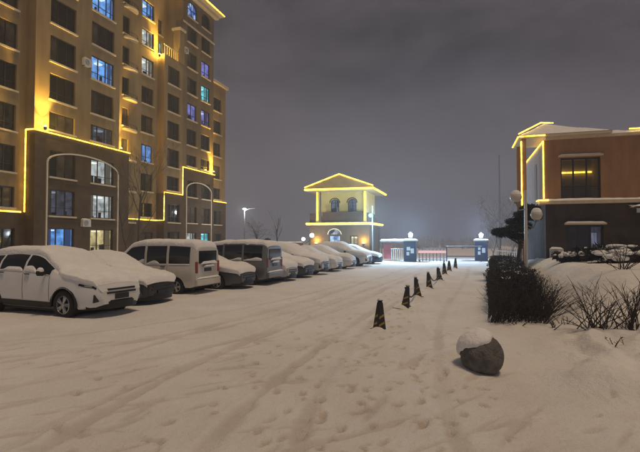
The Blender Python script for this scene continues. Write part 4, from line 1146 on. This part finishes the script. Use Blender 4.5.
    zlow = {"suv": 0.27, "van": 0.27, "sedan": 0.20}[kind]
    pts = [(L1+0.03-0.36*abs(t)**3.2, t*0.86*hw, zlow+0.07) for t in np.linspace(-1, 1, n)]
    for p, q in zip(pts[:-1], pts[1:]):
        bp.quad((p[0]+0.015, p[1], p[2]-0.09), (q[0]+0.015, q[1], q[2]-0.09), (q[0]+0.015, q[1], q[2]+0.09), (p[0]+0.015, p[1], p[2]+0.09))
        bp.quad((p[0]+0.015, p[1], p[2]+0.09), (q[0]+0.015, q[1], q[2]+0.09), (q[0]-0.10, q[1], q[2]+0.10), (p[0]-0.10, p[1], p[2]+0.10))
        bp.quad((p[0]-0.10, p[1], p[2]-0.09), (q[0]-0.10, q[1], q[2]-0.09), (q[0]+0.015, q[1], q[2]-0.09), (p[0]+0.015, p[1], p[2]-0.09))
    bp.build("front_bumper", "black_plastic", root, True)
    bevel(MB().box(L1+0.004, -0.22, fz-0.12, L1+0.026, 0.22, fz+0.01).build("number_plate", "plate", root), 0.006)
    if kind == "suv":
        for sd in (1, -1):
            fl = MB().poly([(L1-0.11, sd*0.72, 0.42), (L1-0.045, sd*0.64, 0.42), (L1-0.07, sd*0.67, 0.60)]); 
            bevel(MB().tube([(L1-0.09, sd*0.70, 0.44), (L1-0.13, sd*0.72, 0.62)], [0.075, 0.02], 6).build("fog_lamp_housing", "black_plastic", root), 0.005)
            MB().tube([(L1+0.005, sd*0.56, 0.42), (L1-0.02, sd*0.62, 0.55), (L1-0.06, sd*0.52, 0.72)], 0.014, 5).build("chrome_strip", "chrome", root)
    # rear
    if kind == "van":
        bevel(MB().box(L0-0.018, -0.58, 1.10, L0+0.03, 0.58, 1.56).build("rear_window", "car_glass", root), 0.03)
        bevel(MB().box(L0-0.09, -0.76, 0.34, L0+0.05, 0.76, 0.58).build("rear_bumper", pm.name, root), 0.04, 3)
        bevel(MB().box(L0-0.022, -0.22, 0.82, L0+0.03, 0.22, 0.95).build("number_plate", "plate", root), 0.006)
        bevel(MB().box(L0-0.04, -0.32, 0.965, L0+0.03, 0.32, 1.01).build("tailgate_handle", "chrome", root), 0.01)
        s_ = MB(); 
        snow_slab(root, L0-0.088, -0.74, L0+0.0, 0.74, 0.585, 0.07)
        snow_slab(root, L0-0.10, -0.34, L0-0.02, 0.34, 1.012, 0.06)
        snow_slab(root, L0-0.09, -0.55, L0-0.015, 0.50, 1.10, 0.16)
    else:
        bp = MB(); pts = [(L0-0.03+0.36*abs(t)**3.2, t*0.86*hw, zlow+0.13) for t in np.linspace(-1, 1, n)]
        for p, q in zip(pts[:-1], pts[1:]):
            bp.quad((p[0]-0.015, p[1], p[2]-0.10), (p[0]-0.015, p[1], p[2]+0.10), (q[0]-0.015, q[1], q[2]+0.10), (q[0]-0.015, q[1], q[2]-0.10))
        bp.build("rear_bumper", "black_plastic", root, True)
    # wheels
    tm, rm, dm = wheel_meshes(r, wd)
    for cx in (wb0, wb1):
        for sd in (1, -1):
            w_ = link("wheel", tm, root, (cx, sd*(hw-wd/2-0.03), r), (0, 0, 0 if sd < 0 else math.pi))
            link("rim", rm, w_, (0, 0, 0)); link("brake_disc", dm, w_, (0, 0, 0))
    MB().box(wb0-0.3, -hw*0.8, 0.16, wb1+0.3, hw*0.8, 0.30).build("underbody", "black_plastic", root)
    # snow
    if cover:
        x0 = L0+cover.get("x0", 0.12); x1 = L1-cover.get("x1", 0.05)
        me = sh.snow(x0, x1, cover["j"], cover["t"], cover["seed"])
        link("snow_cover", me, root)
    return root

ROW_DIR = Vector((0.36, 0.933, 0))
def place_car(root, x, y, heading, label, cat="car"):
    root.location = (x, y, -0.04); root.rotation_euler = (0, 0, heading)
    return tag(root, label, cat, "cars parked in a row under snow")
HEAD = math.atan2(-0.36, 0.933)
def jl_const(v): return lambda a: v
def jl_suv(a): return 7.05 if a < 0.55 else (6.9 if a < 1.05 else 6.0)
def jl_sedan(a): return 6.6 if a < 0.2 else (5.9 if a < 0.9 else 4.6)
def jl_heavy(a): return 5.3 if a < 0.2 else (5.0 if a < 0.9 else 4.3)
def jl_full(a): return 5.0 if a < 0.4 else 3.8

def end_at(root_len, px, py, heading, end=1):
    """car centre such that the middle of its nose (end=1) or tail (end=-1) stands over that ground point"""
    gx_, gy_ = ground_at(px, py)
    return gx_-end*root_len*math.cos(heading), gy_-end*root_len*math.sin(heading)

# 1: white SUV in front
h1 = HEAD - math.radians(2)
wx_, wy_ = ground_at(65, 317.5)      # its front wheel on the near side
c1 = build_car("suv", "white", dict(j=jl_suv, t=0.085, seed=2, x1=0.10))
off = Vector((1.36, -0.86, 0)); off.rotate(Matrix.Rotation(h1, 3, "Z"))
place_car(c1, wx_-off.x, wy_-off.y, h1, "white crossover car with snowy bonnet nearest the camera, leftmost of the row")
specs = [
    ("sedan", "black", dict(j=jl_heavy, t=0.12, seed=4), 163, 303, 1, 0.0, "black saloon under smooth thick snow between white crossover and white minivan"),
    ("van", "cream", dict(j=lambda a: 7.1 if a < 1.0 else 5.0, t=0.08, seed=6, x0=0.02), 208, 292.5, -1, 0.04, "white minivan parked tail outwards with red tail lamp and three side windows"),
    ("sedan", "dark_grey", dict(j=jl_heavy, t=0.11, seed=8), 249, 288.0, 1, 0.02, "snow covered car with dark bumper right beside the white minivan's tail"),
    ("van", "grey", dict(j=lambda a: 7.0, t=0.08, seed=10, x0=0.02), 275, 283.8, -1, 0.03, "dark grey van parked tail outwards with snow stuck on its tailgate"),
    ("sedan", "silver", dict(j=jl_full, t=0.13, seed=12), 293, 280.8, 1, 0.0, "rounded snow buried car just right of the dark grey van"),
    ("sedan", "black", dict(j=jl_heavy, t=0.12, seed=14), 310, 277.6, 1, -0.02, "black fronted car under snow, two places right of the dark grey tail-out van"),
    ("suv", "silver", dict(j=jl_full, t=0.12, seed=16), 326, 274.5, 1, 0.02, "tall silver car under snow in front of the gatehouse's left lamp"),
    ("sedan", "white", dict(j=jl_full, t=0.13, seed=18), 340, 271.3, 1, 0.0, "snow buried white car parked in front of the gatehouse door"),
    ("sedan", "cream", dict(j=jl_full, t=0.14, seed=20), 354, 268.6, 1, 0.02, "snow buried pale car before the gatehouse, third from the far end"),
    ("suv", "white", dict(j=jl_heavy, t=0.12, seed=22), 370, 266.0, 1, 0.0, "white car with visible front wheel arch, second from the far end"),
    ("sedan", "navy", dict(j=jl_heavy, t=0.11, seed=24), 381, 263.8, 1, 0.0, "small dark car at the far end of the parked row"),
]
for kind, pn, cov, px, py, end, dh, lab in specs:
    c = build_car(kind, pn, cov); hd_ = HEAD+dh
    if end < 0: hd_ += math.pi
    half_len = {"suv": 2.34, "van": 2.02, "sedan": 2.30}[kind]
    ex_, ey_ = ground_at(px, py)
    cx_ = ex_-end*half_len*math.cos(hd_); cy_ = ey_-end*half_len*math.sin(hd_)
    place_car(c, cx_, cy_, hd_, lab, "van" if kind == "van" else "car")

# ------------------------------------------------------------------ marker cones on the drive, chains
def cone_template():
    root = bpy.data.objects.new("traffic_cone", None); COL.objects.link(root)
    b = MB(); hs = [(0.0, 0.112), (0.06, 0.108), (0.40, 0.074), (0.60, 0.054), (0.645, 0.044)]
    def sq(z, r): return [(r, -r, z), (r, r, z), (-r, r, z), (-r, -r, z)]
    rings = [sq(z, r) for z, r in hs]
    for r in rings: b.v += r
    for i in range(len(rings)-1):
        for k in range(4): b.f.append((i*4+k, i*4+(k+1) % 4, (i+1)*4+(k+1) % 4, (i+1)*4+k))
    b.f.append(tuple(range(4))[::-1]); b.f.append(tuple((len(rings)-1)*4+k for k in range(4)))
    bevel(b.build("body", "cone_black", root), 0.02)
    bevel(MB().box(-0.16, -0.16, -0.04, 0.16, 0.16, 0.022).build("base", "cone_black", root), 0.02)
    # yellow reflective chevrons on every face
    for k in range(4):
        for (z0, z1, lean) in ((0.09, 0.21, 0.07), (0.26, 0.37, 0.06)):
            def w(z): return float(np.interp(z, [h[0] for h in hs], [h[1] for h in hs]))
            rr = Matrix.Rotation(k*math.pi/2, 3, "Z")
            ps = []
            for (x_, z_) in ((-0.72, z0), (0.72, z0+lean), (0.72, z1), (-0.72, z1-lean)):
                p = Vector((x_*w(z_), -w(z_)-0.004, z_)); ps.append(rr @ p)
            MB().poly(ps).build("stripe", "cone_yellow", root)
    MB().lathe([(0.0, 0.70), (0.045, 0.69), (0.065, 0.655), (0.05, 0.648)], 10).build("knob", "cone_black", root, True)
    MB().lathe([(0.0, 0.725), (0.035, 0.715), (0.062, 0.68), (0.055, 0.672)], 10).build("snow_cap", "snow", root, True)
    P = []
    for q in np.linspace(0, 1, 7):
        P.append([((0.12+0.20*q)*(1+0.22*math.sin(2*b+0.7)+0.12*math.sin(5*b))*math.cos(b), (0.12+0.20*q)*(1+0.2*math.cos(3*b))*math.sin(b), 0.075*(1-q)**1.5*(1+0.4*math.sin(2*b))-0.01) for b in np.linspace(0, 2*math.pi, 25)])
    MB().grid(P).build("snow_skirt", "snow_ground", root, True)
    return root
cone0 = cone_template()
cone_px = [(379, 328.5, "nearest yellow and black striped traffic cone, standing alone on the snow"), (405, 307.5, "second nearest dark traffic cone, chained to its right neighbour"),
           (417.5, 296.5, "third traffic cone from the camera, at the end of the near chain"), (429, 288.3, "fourth traffic cone from the camera on the drive"),
           (439.5, 280.5, "fifth traffic cone from the camera, wide dark base in snow"), (444.5, 274.5, "sixth traffic cone from the camera"), (449, 271.0, "seventh traffic cone from the camera"), (455, 268.6, "farthest small traffic cone before the barrier frame")]
cpos = []
for i, (px, py, lab) in enumerate(cone_px):
    o = cone0 if i == 0 else copy_tree(cone0)
    x, y = ground_at(px, py)
    o.location = (x, y, gz(x, y)-0.02); o.rotation_euler = (rng.uniform(-.12, .10), rng.uniform(-.11, .11), rng.uniform(-0.7, 0.7)); o.scale = (rng.uniform(.94, 1.06),)*2+(rng.uniform(0.93, 1.03),)
    tag(o, lab + (" standing on the drive" if len(lab.split()) < 6 else ""), "traffic cone", "traffic cones along the drive"); cpos.append(Vector((x, y, gz(x, y))))
def chain(a, b, label):
    n = 24; mb = MB()
    pts = [a.lerp(b, k/n)+Vector((0, 0, 0.56-0.40*(1-(2*k/n-1)**2))) for k in range(n+1)]
    t = mb.tube(pts, 0.022, 5).build("barrier_chain", "cone_black", smooth=True)
    tag(t, label, "chain", "chains between traffic cones")
chain(cpos[1], cpos[2], "dark chain sagging between the second and third traffic cones")
chain(cpos[3], cpos[4], "dark chain sagging between the fourth and fifth traffic cones")

# ------------------------------------------------------------------ stone ball
def stone_ball():
    x, y = ground_at(480.5, 378); y += 0.30; x = (480.5-320)/FPX*y
    t = thing("stone_ball", "dark round stone bollard half covered by a cap of snow", "stone bollard", (x, y, gz(x, y)-0.07))
    r = 0.30; mb = MB(); P = []
    for a in np.linspace(0.0, math.pi, 22):
        row = []
        for b in np.linspace(0, 2*math.pi, 37):
            rr = r*(1+0.035*float(fbm(math.sin(a)*math.cos(b)*1.6+2, math.sin(a)*math.sin(b)*1.6+math.cos(a)*1.3, 1.3, 4, 3)))
            row.append((rr*math.sin(a)*math.cos(b), rr*math.sin(a)*math.sin(b), 0.26-rr*math.cos(a)))
        P.append(row)
    MB().grid(P).build("ball", "ball_stone", t, True)
    # wind packed snow on its top and far-left side
    ax = Vector((-0.30, 0.42, 0.86)).normalized(); e1 = ax.orthogonal().normalized(); e2 = ax.cross(e1); P = []
    for a in np.linspace(0, 1, 18):
        row = []
        for b in np.linspace(0, 2*math.pi, 97):
            lim = 1.14 + 0.08*math.sin(2*b+1.0) + 0.09*math.sin(3*b+2.2) + 0.05*float(fbm(math.cos(b)*3, math.sin(b)*3, 1.6, 3, 90))
            th = a*lim; d = ax*math.cos(th)+(e1*math.cos(b)+e2*math.sin(b))*math.sin(th)
            k = 0.006 + 0.085*math.sqrt(max(0, 1-a**2.2)) * (1+0.15*float(vnoise(d.x*3, d.y*3, 1.5, 91)))
            p = d*(r+k); row.append((p.x, p.y, p.z+0.26))
        P.append(row)
    MB().grid(P).build("snow_cap", "snow", t, True)
stone_ball()

# ------------------------------------------------------------------ plants
def branch_tree(name, label, x, y, h, mat, seed, spread=0.5, levels=4, r0=0.10, kids=(3, 5), up=0.35, base=0.0, first=0.28, group="bare winter trees"):
    r = random.Random(seed); t = thing(name, label, "tree", (x, y, base), 0, group)
    trunk = MB(); br = MB()
    def grow(p, d, L, rad, lev):
        n = 4 if lev < 2 else 3; pts = [p]; q = p.copy(); dd = d.copy()
        for k in range(n):
            dd = (dd + Vector((r.gauss(0, .10), r.gauss(0, .10), r.gauss(0, .06)+0.05*up))).normalized(); q = q + dd*(L/n); pts.append(q.copy())
        tip = rad*(0.45 if lev else 0.5)
        (trunk if lev == 0 else br).tube(pts, [rad+(tip-rad)*k/n for k in range(n+1)], 7 if lev == 0 else (5 if lev == 1 else 3), cap=False)
        if lev >= levels: return
        m = r.randint(*kids) + (3 if lev == 0 else 0)
        for k in range(m):
            f = r.uniform(first if lev == 0 else 0.25, 1.0)
            seg = min(int(f*n), n-1); pp = pts[seg].lerp(pts[seg+1], f*n-seg)
            a = r.uniform(0, 2*math.pi); o = dd.orthogonal().normalized(); o.rotate(Matrix.Rotation(a, 3, dd))
            nd = (dd*(1-spread)+o*spread*r.uniform(0.7, 1.4)+Vector((0, 0, up*0.5))).normalized()
            grow(pp, nd, L*r.uniform(0.45, 0.68), max(rad*(1-f*0.5)*0.5, 0.006), lev+1)
    grow(Vector((0, 0, 0)), Vector((r.gauss(0, .04), r.gauss(0, .04), 1)).normalized(), h*0.62, r0, 0)
    trunk.build("trunk", mat, t, True); br.build("crown", mat, t)
    return t
def at_px(px, d): return (px-320)/FPX*d
branch_tree("bare_tree", "tall bare tree standing before the apartment block's recess", at_px(139, 37), 37, 9.8, "bark", 3, 0.42, 4, 0.10, (3, 5), 0.5)
branch_tree("bare_tree", "thin bare sapling by the second stone bay of the apartment block", at_px(128, 39), 39, 7.0, "bark", 5, 0.40, 3, 0.06, (3, 4), 0.5)
branch_tree("bare_tree", "small bare round tree beside the tall street lamp", at_px(254, 56), 56, 4.4, "bark", 8, 0.55, 4, 0.10, (3, 5), 0.35)
branch_tree("bare_tree", "slender bare tree midway between street lamp and gatehouse", at_px(276, 57), 57, 5.2, "bark", 9, 0.30, 3, 0.08, (3, 4), 0.7)
for i, (px, d, h) in enumerate(((491, 37, 4.6), (499, 34, 5.0), (507, 36, 4.2))):
    branch_tree("frosted_tree", ["frosted bare tree directly behind the right gate post", "frosted bare tree below the thin pale mast", "frosted bare tree close to the pruned pine"][i], at_px(px, d), d, h, "bark_frost", 20+i, 0.5, 4, 0.07, (3, 5), 0.5, gz(at_px(px, d), d)-0.05, group="frosted trees by the gate")

def needle_blob(mb, c, rx, rz, n, r, size=0.12):
    for k in range(n):
        while True:
            p = Vector((r.uniform(-1, 1), r.uniform(-1, 1), r.uniform(-1, 1)))
            if 0.45 < p.length < 1: break
        q = Vector((c[0]+p.x*rx, c[1]+p.y*rx, c[2]+p.z*rz)); d = (Vector((p.x, p.y, p.z+0.3)).normalized()+Vector((r.gauss(0, .5), r.gauss(0, .5), r.gauss(0, .5)))).normalized()
        s = d.orthogonal().normalized(); s.rotate(Matrix.Rotation(r.uniform(0, 6.28), 3, d))
        L = size*r.uniform(0.7, 1.4); i = len(mb.v)
        mb.v += [tuple(q-s*L*0.22), tuple(q+s*L*0.22), tuple(q+d*L)]; mb.f.append((i, i+1, i+2))
def cloud_pine():
    d = 21.5; x = at_px(517, d); b = gz(x, d)-0.05; r = random.Random(4)
    t = thing("pruned_pine", "dark pine pruned into stacked pads behind the globe lamp post", "tree", (x, d, b))
    pads = [(528, 209, .42), (522, 215, .40), (532, 217, .36), (518, 222, .45), (524, 226, .40), (513, 229, .46), (506, 233, .44), (498, 232, .34), (520, 236, .40)]
    tr = MB().tube([(0.1, 0, 0), (0.0, 0, 0.8), (0.15, 0, 1.6), (0.35, 0, 2.4), (0.45, 0, 3.1-b)], [0.10, 0.09, 0.07, 0.05, 0.03], 7); 
    fo = MB()
    for px, py, R in pads:
        cx = at_px(px, d)-x; cz = H+(240-py)/FPX*d-b; cy = r.uniform(-.4, .4)
        needle_blob(fo, (cx, cy, cz), R*0.95, R*0.34, 900, r)
        f = max(0.2, min(0.95, (cz-0.5)/3.2)); tr.tube([(0.1+0.3*f, 0, cz*0.72), (cx*0.6, cy*0.6, cz-0.2), (cx, cy, cz)], [0.04, 0.03, 0.015], 5)
    tr.build("trunk", "bark", t, True); fo.build("crown", "needle", t)
    sc_ = MB()
    for px, py, R in pads[5:]:
        cx = at_px(px, d)-x; cz = H+(240-py)/FPX*d-b
        needle_blob(sc_, (cx, 0, cz+R*0.30), R*0.7, R*0.06, 60, r, 0.10)
    tag(sc_.build("snow_dusting", "snow", t), kind="stuff")
cloud_pine()
def small_conifer():
    d = 57.0; x = at_px(267.5, d); r = random.Random(6)
    t = thing("small_conifer", "small dark rounded conifer by the boundary wall", "tree", (x, d, 0)); fo = MB()
    for k in range(9): needle_blob(fo, (r.uniform(-.3, .3), r.uniform(-.3, .3), 0.5+k*0.15), 0.75-0.06*k, 0.35, 260, r, 0.2)
    MB().tube([(0, 0, -0.1), (0, 0, 1.2)], [0.07, 0.04], 6).build("trunk", "bark", t); fo.build("crown", "needle", t)
small_conifer()

def hedge():
    r = random.Random(12)
    t = thing("clipped_hedge", "dark clipped hedge running from the snowy bed towards the gate", "hedge", (HEDGE_DIR.x*12, HEDGE_DIR.y*12, 0), 0)
    tw = MB(); lf = MB()
    O = Vector((HEDGE_DIR.x*12, HEDGE_DIR.y*12, 0))
    for k in range(3600):
        l = 11.2+20*(r.random()**1.7); s = r.uniform(-0.14, 1.10)
        p = HEDGE_DIR*l + HEDGE_N*s; z0 = gz(p.x, p.y)
        top = 0.90 + 0.10*float(vnoise(l, s, 0.8, 41)) + r.uniform(-.10, .06)
        if l < 12.6: top *= r.uniform(0.6, 1.05)
        if l < 12.8 and r.random() < 0.45: continue
        p = p-O; p.z = z0-0.05; n = 3; pts = [p]; q = p.copy(); sg = .16 if l > 13 else .30; dx = r.gauss(0, sg)+(0.12 if l < 13 else 0); dy = r.gauss(0, sg)-(0.15 if l < 13 else 0)
        if s < 0.12: dx = abs(dx)*0.6
        for i in range(n):
            q = q+Vector((dx*0.33+r.gauss(0, .02), dy*0.33+r.gauss(0, .02), (top-z0+0.05)/n)); pts.append(q.copy())
        rad = 0.007 if l < 15 else 0.012
        tw.tube(pts, [rad, rad*0.9, rad*0.7, rad*0.4], 3, cap=False)
        for m in range(3 if l < 18 else 2):
            f = r.uniform(0.3, 0.95)*n; i = min(int(f), n-1); a = pts[i].lerp(pts[i+1], f-i); e = a+Vector((r.gauss(0, .10), r.gauss(0, .10), r.uniform(0.06, 0.22))); 
            e.z = min(e.z, top+0.04)
            tw.tube([a, e], [rad*0.6, rad*0.3], 3, cap=False)
        nl = 9 if l > 13.2 else (3 if l > 12.3 else 0)
        for m in range(nl):
            f = r.uniform(0.15, 1.0)*n; i = min(int(f), n-1); a = pts[i].lerp(pts[i+1], min(1, f-i))+Vector((r.uniform(-.07, .07), r.uniform(-.07, .07), r.uniform(-.06, .06)))
            d = Vector((r.gauss(0, 1), r.gauss(0, 1), r.gauss(0, 1))).normalized(); o = d.orthogonal().normalized(); L = r.uniform(0.03, 0.06)*(1 if l < 16 else 1.8)
            i0 = len(lf.v); lf.v += [tuple(a-o*L*0.4), tuple(a+d*L*0.6-o*0), tuple(a+o*L*0.4), tuple(a-d*L*0.6)]; lf.f.append((i0, i0+1, i0+2, i0+3))
    tag(tw.build("twigs", "twig", t), kind="stuff"); tag(lf.build("foliage", "hedge_leaf", t), kind="stuff")
    # snow lying on its flat top here and there
    sn = MB()
    for k in range(45):
        l = 12.5+18*r.random(); s = r.uniform(0.25, 1.05); p = HEDGE_DIR*l+HEDGE_N*s-O; z = 0.93+0.08*float(vnoise(l, s, 0.8, 41))
        needle_blob(sn, (p.x, p.y, z), 0.10, 0.015, 8, r, 0.05)
    tag(sn.build("snow_dusting", "snow", t), kind="stuff")
hedge()

def bare_shrub(px, py, h, n, seed, label, lean=0.0, sp=0.85):
    r = random.Random(seed); x, y = ground_at(px, py); z = gz(x, y)
    # follow the sloping bed: step along the sight line until the ground is met
    for k in range(60):
        d_ = y; zz = H-(py-240)/FPX*d_
        if zz <= gz(x, y)+0.01: break
        break
    t = thing("bare_shrub", label, "shrub", (x, y, z-0.04), 0, "bare shrubs in the snowy bed"); tw = MB()
    for k in range(int(n*0.75)):
        a = r.uniform(0, 6.28); s = abs(r.gauss(0, sp)); d = Vector((math.cos(a)*s+lean, math.sin(a)*s*0.7, 1)).normalized(); L = h*r.uniform(0.55, 1.1)
        p = Vector((r.gauss(0, .07), r.gauss(0, .07), 0)); pts = [p]; q = p.copy()
        for i in range(4):
            d = (d+Vector((r.gauss(0, .11)+0.05*d.x, r.gauss(0, .11), -0.03*i))).normalized(); q = q+d*L/4; pts.append(q.copy())
        rr = r.uniform(0.006, 0.012); tw.tube(pts, [rr, rr*0.9, rr*0.75, rr*0.6, rr*0.3], 4, cap=False)
        for m in range(r.randint(2, 5)):
            f = r.uniform(0.3, 0.95)*4; i = min(int(f), 3); a_ = pts[i].lerp(pts[i+1], f-i); e = a_+(d*0.6+Vector((r.gauss(0, .6), r.gauss(0, .6), 0.35))).normalized()*L*r.uniform(0.15, 0.35)
            mid = a_.lerp(e, 0.5)+Vector((r.gauss(0, .015), r.gauss(0, .015), 0)); tw.tube([a_, mid, e], [rr*0.6, rr*0.45, rr*0.2], 3, cap=False)
    tag(tw.build("stems", "twig", t), kind="stuff")
bare_shrub(522, 322, 0.85, 46, 31, "bushy bare shrub at the near end of the dark hedge")
bare_shrub(541, 322, 0.85, 34, 32, "open bare shrub just right of the hedge end", 0.15)
bare_shrub(588, 338, 0.95, 26, 33, "spreading bare shrub leaning left in the middle of the snowy bed", -0.35)
bare_shrub(603, 340, 0.90, 20, 34, "upright bare shrub in the snowy bed between two spreading ones", 0.1)
bare_shrub(632, 342, 1.05, 44, 35, "dense bare shrub at the right edge of the snowy bed")
bare_shrub(625, 318, 0.9, 22, 36, "loose bare shrub farther back near the right edge", 0.1)

for i, (px, py) in enumerate(((505, 327), (517, 329), (531, 327), (548, 333), (566, 331), (612, 352))):
    bare_shrub(px, py, 0.28, 7, 60+i, ["few dead twigs poking from snow at the hedge's left foot", "sprig of dead twigs just below the hedge end", "small twigs below the bushy shrub at hedge end", "dead twigs right of the hedge end shrubs", "dead twigs left of the spreading shrub", "short twigs in the lumpy snow at lower right"][i], 0.0, 0.9)

def snowy_shrub(px, d, R, hgt, label, seed):
    r = random.Random(seed); x = at_px(px, d); b = gz(x, d)-0.08
    t = thing("snowy_shrub", label, "shrub", (x, d, b), 0, "snow loaded shrubs before the orange building"); lf = MB(); sn = MB()
    for k in range(7):
        c = (r.uniform(-R, R)*0.7, r.uniform(-R, R)*0.6, hgt*r.uniform(0.35, 0.75)); needle_blob(lf, c, R*0.5, hgt*0.30, 260, r, 0.13)
    for k in range(16):
        c = Vector((r.uniform(-R, R), r.uniform(-R, R)*0.7, 0)); c.z = hgt*(0.95-0.45*(c.x/R)**2)*r.uniform(0.75, 1.05); rx, rz = r.uniform(.10, .26)*R/0.8, r.uniform(0.05, 0.10)
        P = []
        for a in np.linspace(0.05, math.pi-0.05, 8):
            P.append([(c.x+rx*(1+.25*math.sin(3*q+k))*math.sin(a)*math.cos(q), c.y+rx*math.sin(a)*math.sin(q), c.z-rz*math.cos(a)) for q in np.linspace(0, 2*math.pi, 12)])
        sn.grid(P)
    st = MB()
    for k in range(9):
        a = r.uniform(0, 6.28); st.tube([(0, 0, 0), (math.cos(a)*R*0.4, math.sin(a)*R*0.4, hgt*0.5), (math.cos(a)*R*0.8, math.sin(a)*R*0.6, hgt*0.9)], [0.02, 0.014, 0.006], 4)
    st.build("stems", "twig", t); lf.build("foliage", "hedge_leaf", t); sn.build("snow_clumps", "snow", t, True)
snowy_shrub(615, 17.0, 0.95, 0.75, "wide shrub heaped with snow below the awning of orange building", 51)
snowy_shrub(637, 15.5, 0.75, 0.70, "dark shrub with snow clumps at the right edge", 52)
snowy_shrub(587, 18.5, 0.55, 0.55, "small snowy shrub under the lower window of orange building", 53)
snowy_shrub(566, 19.5, 0.45, 0.50, "low snowy shrub left of the lower window", 54)

def picket_fence():
    a = Vector((at_px(497, 31), 31, 0)); b = Vector((at_px(521, 26), 26, 0))
    t = thing("picket_fence", "pale frosted railing beneath the pruned pine", "fence", a, math.atan2(b.y-a.y, b.x-a.x)); L = (b-a).length
    for k in range(15):
        x = L*k/14; z = gz((a+(b-a)*k/14).x, (a+(b-a)*k/14).y); MB().box(x-0.02, -0.02, z-0.1, x+0.02, 0.02, z+1.25).build("picket", "globe_glass", t)
    z = max(gz(a.x, a.y), gz(b.x, b.y))
    MB().box(-0.05, -0.03, z+0.95, L+0.05, -0.021, z+1.0).build("rail", "globe_glass", t)
picket_fence()

def distant_trees():
    r = random.Random(77); mb = MB()
    for k in range(260):
        x = r.uniform(4, 62); y = r.uniform(95, 150); h = r.uniform(1.2, 3.4)
        for m in range(10):
            p = Vector((x+r.gauss(0, .3), y+r.gauss(0, .3), -0.1)); q = p+Vector((r.gauss(0, .5), r.gauss(0, .3), h*r.uniform(0.5, 1)))
            mid = p.lerp(q, 0.5)+Vector((r.gauss(0, .12), 0, 0)); mb.tube([p, mid, q], [0.06, 0.045, 0.02], 3, cap=False)
            for j in range(3):
                e = mid+Vector((r.gauss(0, .6), r.gauss(0, .3), h*r.uniform(0.05, 0.4))); mb.tube([mid, e], [0.03, 0.015], 3, cap=False)
    tag(mb.build("distant_trees", "frost_far"), "hazy mass of frosted scrub on the far side of the gate", "trees", None, "stuff")
distant_trees()

# ------------------------------------------------------------------ snowy night air
hz_ = MB().box(-430, -45, -1.6, 430, 430, 36).build("haze", None)
hm = bpy.data.materials.new("haze"); hm.use_nodes = True; hn = hm.node_tree; hn.nodes.clear()
ho = hn.nodes.new("ShaderNodeOutputMaterial"); hv = hn.nodes.new("ShaderNodeVolumePrincipled")
hv.inputs["Color"].default_value = (0.95, 0.955, 0.98, 1); hv.inputs["Density"].default_value = 0.0033; hv.inputs["Anisotropy"].default_value = 0.5
hn.links.new(hv.outputs[0], ho.inputs["Volume"])
hz_.data.materials.append(hm)
tag(hz_, "thin snowy night haze", None, None, "stuff")
